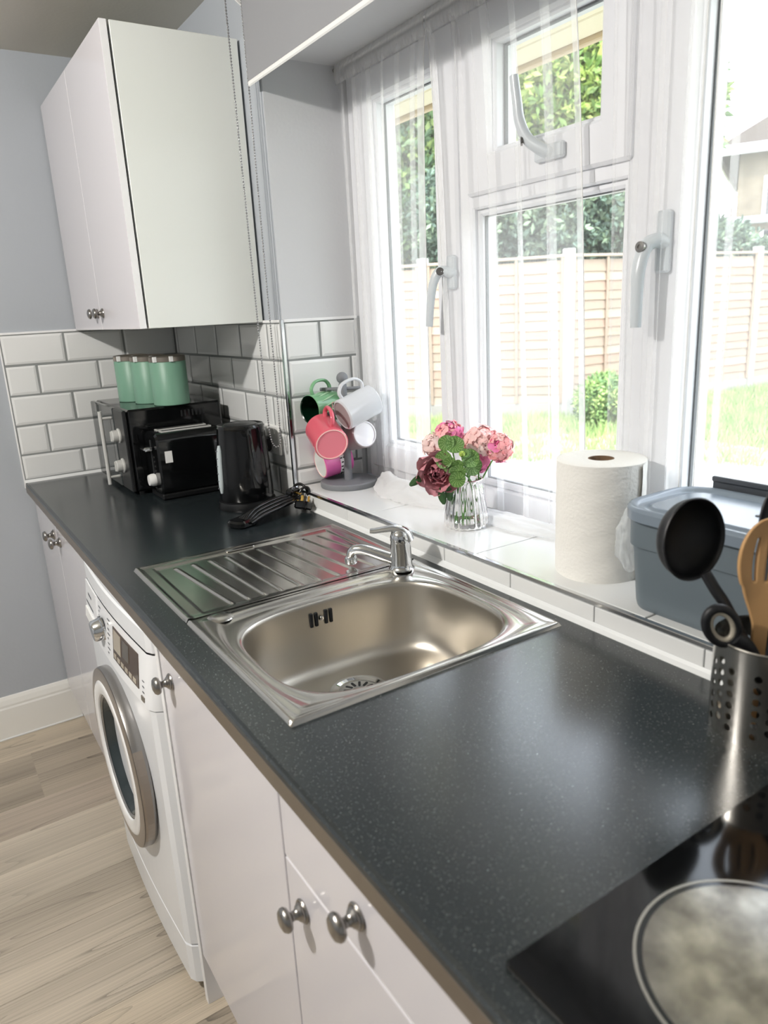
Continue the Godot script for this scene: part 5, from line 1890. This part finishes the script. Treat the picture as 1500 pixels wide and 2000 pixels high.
# ---------- garden ----------
func leaf_mesh(k: int) -> Mesh:
	var s := S()
	var rg := RandomNumberGenerator.new()
	rg.seed = 60 + k
	for i in 7:
		var d := Vector3(rg.randf_range(-1, 1), rg.randf_range(-0.8, 0.8), rg.randf_range(-1, 1)).normalized()
		var side := d.cross(Vector3(rg.randf_range(-1, 1), rg.randf_range(-1, 1), rg.randf_range(-1, 1))).normalized()
		var nn := d.cross(side)
		var o := d * 0.25
		var a := o
		var b := o + d * 0.45 + side * 0.2 + nn * 0.05
		var c := o + d * 1.0
		var e := o + d * 0.45 - side * 0.2 + nn * 0.05
		tri(s, a, b, c)
		tri(s, a, c, e)
	s.generate_normals()
	return s.commit()

func foliage(t: Node3D, blobs: Array, n: int, size: float, cols: Array, seed_: int) -> void:
	var rg := RandomNumberGenerator.new()
	rg.seed = seed_
	var mm := MultiMesh.new()
	mm.transform_format = MultiMesh.TRANSFORM_3D
	mm.use_colors = true
	if not TM.has("leaf"):
		TM["leaf"] = leaf_mesh(1)
		var lm := mat("foliage", Color(1, 1, 1), 0.7)
		lm.vertex_color_use_as_albedo = true
		lm.backlight_enabled = true
		lm.backlight = Color(0.5, 0.5, 0.5)
	mm.mesh = TM["leaf"]
	mm.instance_count = n
	for i in n:
		var b: Array = blobs[rg.randi() % blobs.size()]
		var d := Vector3(rg.randfn(), rg.randfn(), rg.randfn()).normalized() * pow(rg.randf(), 0.33)
		var p: Vector3 = b[0] + d * b[1]
		var q := Basis(Vector3(rg.randfn(), rg.randfn(), rg.randfn()).normalized(), rg.randf() * TAU).scaled(Vector3.ONE * size * rg.randf_range(0.6, 1.3))
		mm.set_instance_transform(i, Transform3D(q, p))
		var c: Color = cols[rg.randi() % cols.size()]
		mm.set_instance_color(i, (c * rg.randf_range(0.75, 1.2)).srgb_to_linear())
	var mi := MultiMeshInstance3D.new()
	mi.name = "foliage"
	mi.multimesh = mm
	mi.material_override = M.foliage
	mi.set_meta("kind", "stuff")
	t.add_child(mi, true)

func tree(called: String, label: String, at: Vector3, h: float, blobs: Array, n: int, size: float, cols: Array, seed_: int, category := "tree") -> void:
	var t := thing(called, label, category, at)
	var s := S()
	if h < 1.0:
		tube(s, [Vector3.ZERO, Vector3(0.02, h * 0.4, 0)], 0.02, 6)
		part(t, "stem", s, M.bark)
		foliage(t, blobs, n, size, cols, seed_)
		return
	tube(s, curve([Vector3.ZERO, Vector3(0.08, h * 0.3, 0.05), Vector3(-0.05, h * 0.6, 0.0), Vector3(0.05, h * 0.85, 0.1)], 5), [0.17, 0.165, 0.16, 0.155, 0.15, 0.14, 0.13, 0.12, 0.11, 0.10, 0.09, 0.08, 0.07, 0.06, 0.05, 0.04] , 10)
	for k in 6:
		var y := h * (0.35 + 0.08 * k)
		var a := k * 2.4
		tube(s, [Vector3(0, y, 0), Vector3(cos(a) * 0.5, y + 0.35, sin(a) * 0.5), Vector3(cos(a) * 1.1, y + 0.9, sin(a) * 1.1)], [0.05, 0.035, 0.015], 6)
	part(t, "trunk", s, M.bark)
	foliage(t, blobs, n, size, cols, seed_)

# a point out there: bearing in degrees from straight ahead along -z towards +x, distance from the camera's spot
func out_at(az: float, d: float, y := 0.0) -> Vector3:
	return Vector3(-0.88 + d * sin(deg_to_rad(az)), y, 2.8 - d * cos(deg_to_rad(az)))

func garden() -> void:
	var s := S()
	bx(s, Vector3(0.33, -0.35, -26), Vector3(44, -0.05, 30))
	struct("ground", "garden ground beyond the window", "ground", s, M.grass).set_meta("kind", "structure")
	# patio slabs next to the house
	var pt := thing("patio", "pale concrete paving outside the window", "patio", Vector3(2.5, -0.05, -1))
	var sm := S()
	bx(sm, Vector3(-0.297, -0.04, -0.297), Vector3(0.297, 0.03, 0.297), 0.006)
	sm.generate_normals()
	var slab: Mesh = sm.commit()
	for i in 9:
		for j in 16:
			var p := Vector3(0.65 + i * 0.6, -0.05, -5.2 + j * 0.6)
			if Vector2(p.x + 0.88, p.z - 2.8).length() > 8.3: continue
			part(pt, "paving_slab", slab, M.patio, p - pt.position)
	# tufts of grass
	var bl := S()
	for k in 5:
		var a := k * 1.3
		var d := Vector3(cos(a), 0, sin(a))
		tri(bl, d * 0.01 + Vector3(0.006, 0, 0), d * 0.01 - Vector3(0.006, 0, 0), d * 0.05 + Vector3(0, 0.09, 0))
	bl.generate_normals()
	var mm := MultiMesh.new()
	mm.transform_format = MultiMesh.TRANSFORM_3D
	mm.use_colors = true
	mm.mesh = bl.commit()
	mm.instance_count = 14000
	var rg := RandomNumberGenerator.new()
	rg.seed = 90
	for i in 14000:
		var p := out_at(rg.randf_range(26, 72), rg.randf_range(6.8, 13.0), -0.05)
		mm.set_instance_transform(i, Transform3D(Basis(Vector3.UP, rg.randf() * TAU).scaled(Vector3.ONE * rg.randf_range(0.6, 1.5)), p))
		mm.set_instance_color(i, c8(128, 160, 92).lerp(c8(182, 192, 128), rg.randf()).srgb_to_linear())
	var mi := MultiMeshInstance3D.new()
	mi.name = "lawn"
	mi.multimesh = mm
	var gm := mat("grass_blade", Color(1, 1, 1), 0.9)
	gm.vertex_color_use_as_albedo = true
	mi.material_override = gm
	add_child(mi, true)
	tag(mi, "green garden lawn in front of the wooden fence", "grass")
	mi.set_meta("kind", "stuff")
	# fence: concrete posts, gravel boards and overlapped panels
	var posts := [out_at(24.5, 10.6), out_at(33.0, 10.15), out_at(37.1, 9.95), out_at(47.0, 9.6), out_at(54.5, 10.9), out_at(61.0, 12.3), out_at(66.5, 13.9)]
	posts = []
	var c0 := out_at(46.8, 9.7)
	var dl := (out_at(37.1, 9.9) - c0).normalized()
	var dr := (out_at(58.5, 12.3) - c0).normalized()
	for k in [2, 1]: posts.append(c0 + dl * 1.83 * k)
	posts.append(c0)
	for k in [1, 2, 3, 4]: posts.append(c0 + dr * 1.83 * k)
	posts.insert(0, c0 + dl * 1.83 * 3)
	var fn := thing("fence", "long waney-lap wooden garden fence with pale concrete posts", "fence", Vector3(posts[3].x, -0.05, posts[3].z))
	for i in posts.size():
		var p: Vector3 = posts[i]
		p.y = -0.05
		s = S()
		bx(s, Vector3(-0.06, 0, -0.06), Vector3(0.06, 2.06, 0.06), 0.012)
		part(fn, "fence_post", s, M.concrete, p - fn.position)
		if i == posts.size() - 1: break
		var q: Vector3 = posts[i + 1]
		q.y = -0.05
		var u := (q - p).normalized()
		var L := p.distance_to(q) - 0.1
		var n := Vector3(-u.z, 0, u.x)
		if n.dot(Vector3(-0.88, 0, 2.8) - p) < 0: n = -n
		var B := Basis(u, Vector3.UP, u.cross(Vector3.UP))
		if B.z.dot(n) < 0: B = Basis(-u, Vector3.UP, (-u).cross(Vector3.UP))
		s = S()
		bx(s, Vector3(-L / 2, 1.96, -0.03), Vector3(L / 2, 1.995, 0.045), 0.006)
		var fp := part(fn, "fence_panel", s, M.slat2)
		fp.transform = Transform3D(B, p + u * (p.distance_to(q) / 2) - fn.position)
		s = S()
		bx(s, Vector3(-L / 2, 0.0, -0.025), Vector3(L / 2, 0.18, 0.025), 0.006)
		part(fp, "gravel_board", s, M.gravel_board)
		for k in 15:
			if not TM.has("slat%d" % (k % 3)):
				var ss := S()
				var nz := FastNoiseLite.new()
				nz.seed = 70 + k
				nz.frequency = 1.4
				for e in 24:
					var x0 := lerpf(-0.86, 0.86, e / 24.0)
					var x1 := lerpf(-0.86, 0.86, (e + 1) / 24.0)
					var b0 := 0.016 * nz.get_noise_1d(x0)
					var b1 := 0.016 * nz.get_noise_1d(x1)
					quad_out(ss, Vector3(x0, -0.07 + b0, 0.022), Vector3(x1, -0.07 + b1, 0.022), Vector3(x1, 0.07, 0.004), Vector3(x0, 0.07, 0.004), Vector3(0, 0, 1))
					quad_out(ss, Vector3(x0, -0.07 + b0, 0.022), Vector3(x1, -0.07 + b1, 0.022), Vector3(x1, -0.07 + b1, 0.010), Vector3(x0, -0.07 + b0, 0.010), Vector3(0, -1, 0))
				ss.generate_normals()
				TM["slat%d" % (k % 3)] = ss.commit()
			part(fp, "slat", TM["slat%d" % (k % 3)], M["slat%d" % ((k * 3 + i) % 4)], Vector3(0, 0.25 + k * 0.115, -0.005))
		for x in [-0.84, -0.28, 0.28, 0.84]:
			s = S()
			bx(s, Vector3(x - 0.02, 0.18, 0.018), Vector3(x + 0.02, 1.98, 0.036), 0.004)
			part(fp, "batten", s, M.slat1)
	# trees and shrubs beyond the fence
	var g1 := [c8(138, 168, 104), c8(170, 192, 122), c8(112, 146, 94)]
	var g2 := [c8(110, 142, 104), c8(132, 160, 114), c8(94, 124, 94)]
	var g3 := [c8(172, 194, 108), c8(194, 208, 128), c8(136, 168, 98)]
	var g4 := [c8(112, 134, 116), c8(136, 156, 128), c8(96, 118, 104)]
	tree("garden_tree", "bushy green tree beyond the fence at the far left of the view", out_at(31, 13), 5.0, [[Vector3(0, 4.2, 0), Vector3(2.0, 1.9, 1.8)], [Vector3(0.8, 2.8, 0.4), Vector3(1.6, 1.2, 1.5)], [Vector3(-1.2, 3.0, 0.2), Vector3(1.3, 1.4, 1.3)]], 9000, 0.17, g2, 11)
	tree("garden_tree", "bright green leafy tree beyond the fence behind the left casement", out_at(38.5, 13.6), 5.4, [[Vector3(0, 4.6, 0), Vector3(2.0, 1.9, 1.8)], [Vector3(1.0, 3.0, 0.8), Vector3(1.5, 1.2, 1.5)], [Vector3(-1.0, 3.2, 0.0), Vector3(1.4, 1.3, 1.3)]], 9000, 0.17, g1, 12)
	tree("garden_tree", "yellow-green tree beyond the fence behind the top vent window", out_at(45.5, 13.2), 5.6, [[Vector3(0, 5.0, 0), Vector3(1.7, 1.5, 1.7)], [Vector3(0.6, 4.2, 0.8), Vector3(1.4, 1.2, 1.4)]], 6500, 0.17, g3, 13)
	tree("garden_tree", "dark bluish-green tree just over the fence in the middle of the window", out_at(45.5, 11.8), 3.4, [[Vector3(0, 2.5, 0), Vector3(1.5, 0.9, 1.3)], [Vector3(1.1, 2.3, 0.6), Vector3(1.1, 0.8, 1.0)], [Vector3(-0.9, 2.6, -0.6), Vector3(1.1, 0.9, 1.0)]], 7000, 0.12, g4, 14)
	tree("garden_tree", "tall light green tree behind the right mullion, its branches hanging against the sky", out_at(49.6, 13.0), 6.5, [[Vector3(0, 5.4, 0), Vector3(1.3, 2.2, 1.2)], [Vector3(0.3, 4.0, 0.2), Vector3(1.2, 1.4, 1.2)], [Vector3(-0.4, 3.0, 0.0), Vector3(1.2, 1.0, 1.2)]], 8000, 0.17, g1, 15)
	tree("shrub", "dark green shrub above the fence in front of the house", out_at(57.3, 14.0), 2.6, [[Vector3(-0.2, 1.95, -0.2), Vector3(0.8, 0.62, 0.8)], [Vector3(0.3, 1.75, 0.6), Vector3(0.7, 0.4, 0.7)], [Vector3(-0.7, 2.1, -0.8), Vector3(0.6, 0.6, 0.6)]], 5000, 0.12, g4, 16, "shrub")
	tree("shrub", "low green shrub at the foot of the fence, right of the middle curtain", out_at(49.6, 9.1), 0.6, [[Vector3(0, 0.22, 0), Vector3(0.35, 0.32, 0.35)]], 1200, 0.07, g1, 17, "shrub")
	# eaves of this house, above the window
	var ev := thing("eaves", "cream boarded eaves with a pale fascia above the window outside", "eaves", Vector3(0.55, 2.07, 1.5))
	for k in 4:
		s = S()
		bx(s, Vector3(0.345 + k * 0.105, 2.075, -4.0), Vector3(0.345 + k * 0.105 + 0.1, 2.092, 7.0), 0.003)
		wpart(ev, "soffit_board", s, M.soffit)
	s = S()
	bx(s, Vector3(0.765, 2.062, -4.0), Vector3(0.785, 2.26, 7.0), 0.003)
	wpart(ev, "fascia_board", s, M.fascia)
	s = S()
	prism(s, [Vector2(0.33, 2.094), Vector2(0.79, 2.094), Vector2(0.79, 2.27), Vector2(0.33, 2.5)], Transform3D(Basis.IDENTITY, Vector3(0, 0, -4.0)), 11.0)
	wpart(ev, "roof_edge", s, M.roof_brown)
	# the outside of this house left and right of the kitchen
	s = S()
	bx(s, Vector3(0.0, -0.3, -4.0), Vector3(0.345, 2.3, -0.2))
	bx(s, Vector3(0.0, -0.3, 4.4), Vector3(0.345, 2.3, 7.0))
	struct("wall_outer", "outer wall of the house beside the kitchen window", "wall", s, M.outer_wall)
	# neighbour's house
	var hp := out_at(57.6, 17.0, -0.45)
	var hd := thing("house", "cream rendered neighbouring house with a brown tiled hipped roof, seen in the right casement", "house", hp)
	var ux := Vector3(cos(deg_to_rad(61.0)), 0, sin(deg_to_rad(61.0)))
	hd.basis = Basis(ux, Vector3.UP, ux.cross(Vector3.UP))
	s = S()
	bx(s, Vector3(0, -0.2, -7), Vector3(9, 4.55, 0))
	var hw := part(hd, "wall", s, M.render_cream)
	s = S()
	var e0 := [Vector3(-0.42, 4.5, 0.35), Vector3(9.5, 4.5, 0.35), Vector3(9.5, 4.5, -7.4), Vector3(-0.42, 4.5, -7.4)]
	var r0 := Vector3(3.4, 7.2, -3.5)
	var r1 := Vector3(6.0, 7.2, -3.5)
	quad(s, e0[0], e0[1], r1, r0)
	quad(s, e0[2], e0[3], r0, r1)
	tri(s, e0[3], e0[0], r0)
	tri(s, e0[1], e0[2], r1)
	quad(s, e0[0], e0[3], e0[2], e0[1])
	var roof := part(hd, "roof", s, M.roof_brown)
	s = S()
	bx(s, Vector3(3.2, 6.2, -3.9), Vector3(3.9, 8.2, -3.2), 0.02)
	part(roof, "chimney", s, M.brick_red)
	s = S()
	bx(s, Vector3(-0.45, 4.34, 0.32), Vector3(9.5, 4.52, 0.38), 0.01)
	bx(s, Vector3(-0.45, 4.34, -7.4), Vector3(-0.40, 4.52, 0.38), 0.01)
	part(hd, "fascia", s, M.upvc)
	for k in 3:
		s = S()
		frame_rect(s, -0.03, 0.06, 0.0, 1.5, 0.0, 1.2, 0.07, 0.07, 0.09, 0.07, 0.01)
		bx(s, Vector3(-0.03, 0, 0.72), Vector3(0.05, 1.2, 0.78))
		var wf := part(hd, "window", s, M.upvc)
		wf.transform = Transform3D(Basis(Vector3(0, 0, 1), Vector3(0, 1, 0), Vector3(-1, 0, 0)), Vector3(1.95 + k * 2.8, 2.75, 0.0))
		s = S()
		quad(s, Vector3(0.02, 0, 0), Vector3(0.02, 1.2, 0), Vector3(0.02, 1.2, 1.5), Vector3(0.02, 0, 1.5))
		part(wf, "glass", s, M.oven_glass)
	# brick outbuilding with white fascia
	var gp := out_at(60.0, 14.4, -0.05)
	var gb := thing("outbuilding", "low red brick outbuilding with a white fascia behind the fence on the right", "outbuilding", gp)
	gb.basis = hd.basis
	s = S()
	bx(s, Vector3(0, 0, -1.4), Vector3(4, 2.5, 0))
	part(gb, "wall", s, M.brick_red)
	s = S()
	bx(s, Vector3(-0.9, 2.5, -1.5), Vector3(4.2, 2.62, 0.25), 0.02)
	part(gb, "roof", s, M.upvc)

func _ready() -> void:
	rng.seed = 12
	materials()
	camera_and_light()
	setting()
	window()
	worktop()
	cupboards()
	washing_machine()
	sink()
	hob()
	garden()
	blind()
	curtains()
	microwave()
	toaster()
	kettle()
	mug_tree()
	paper_roll()
	storage_box()
	utensils()
	vase_and_flowers()
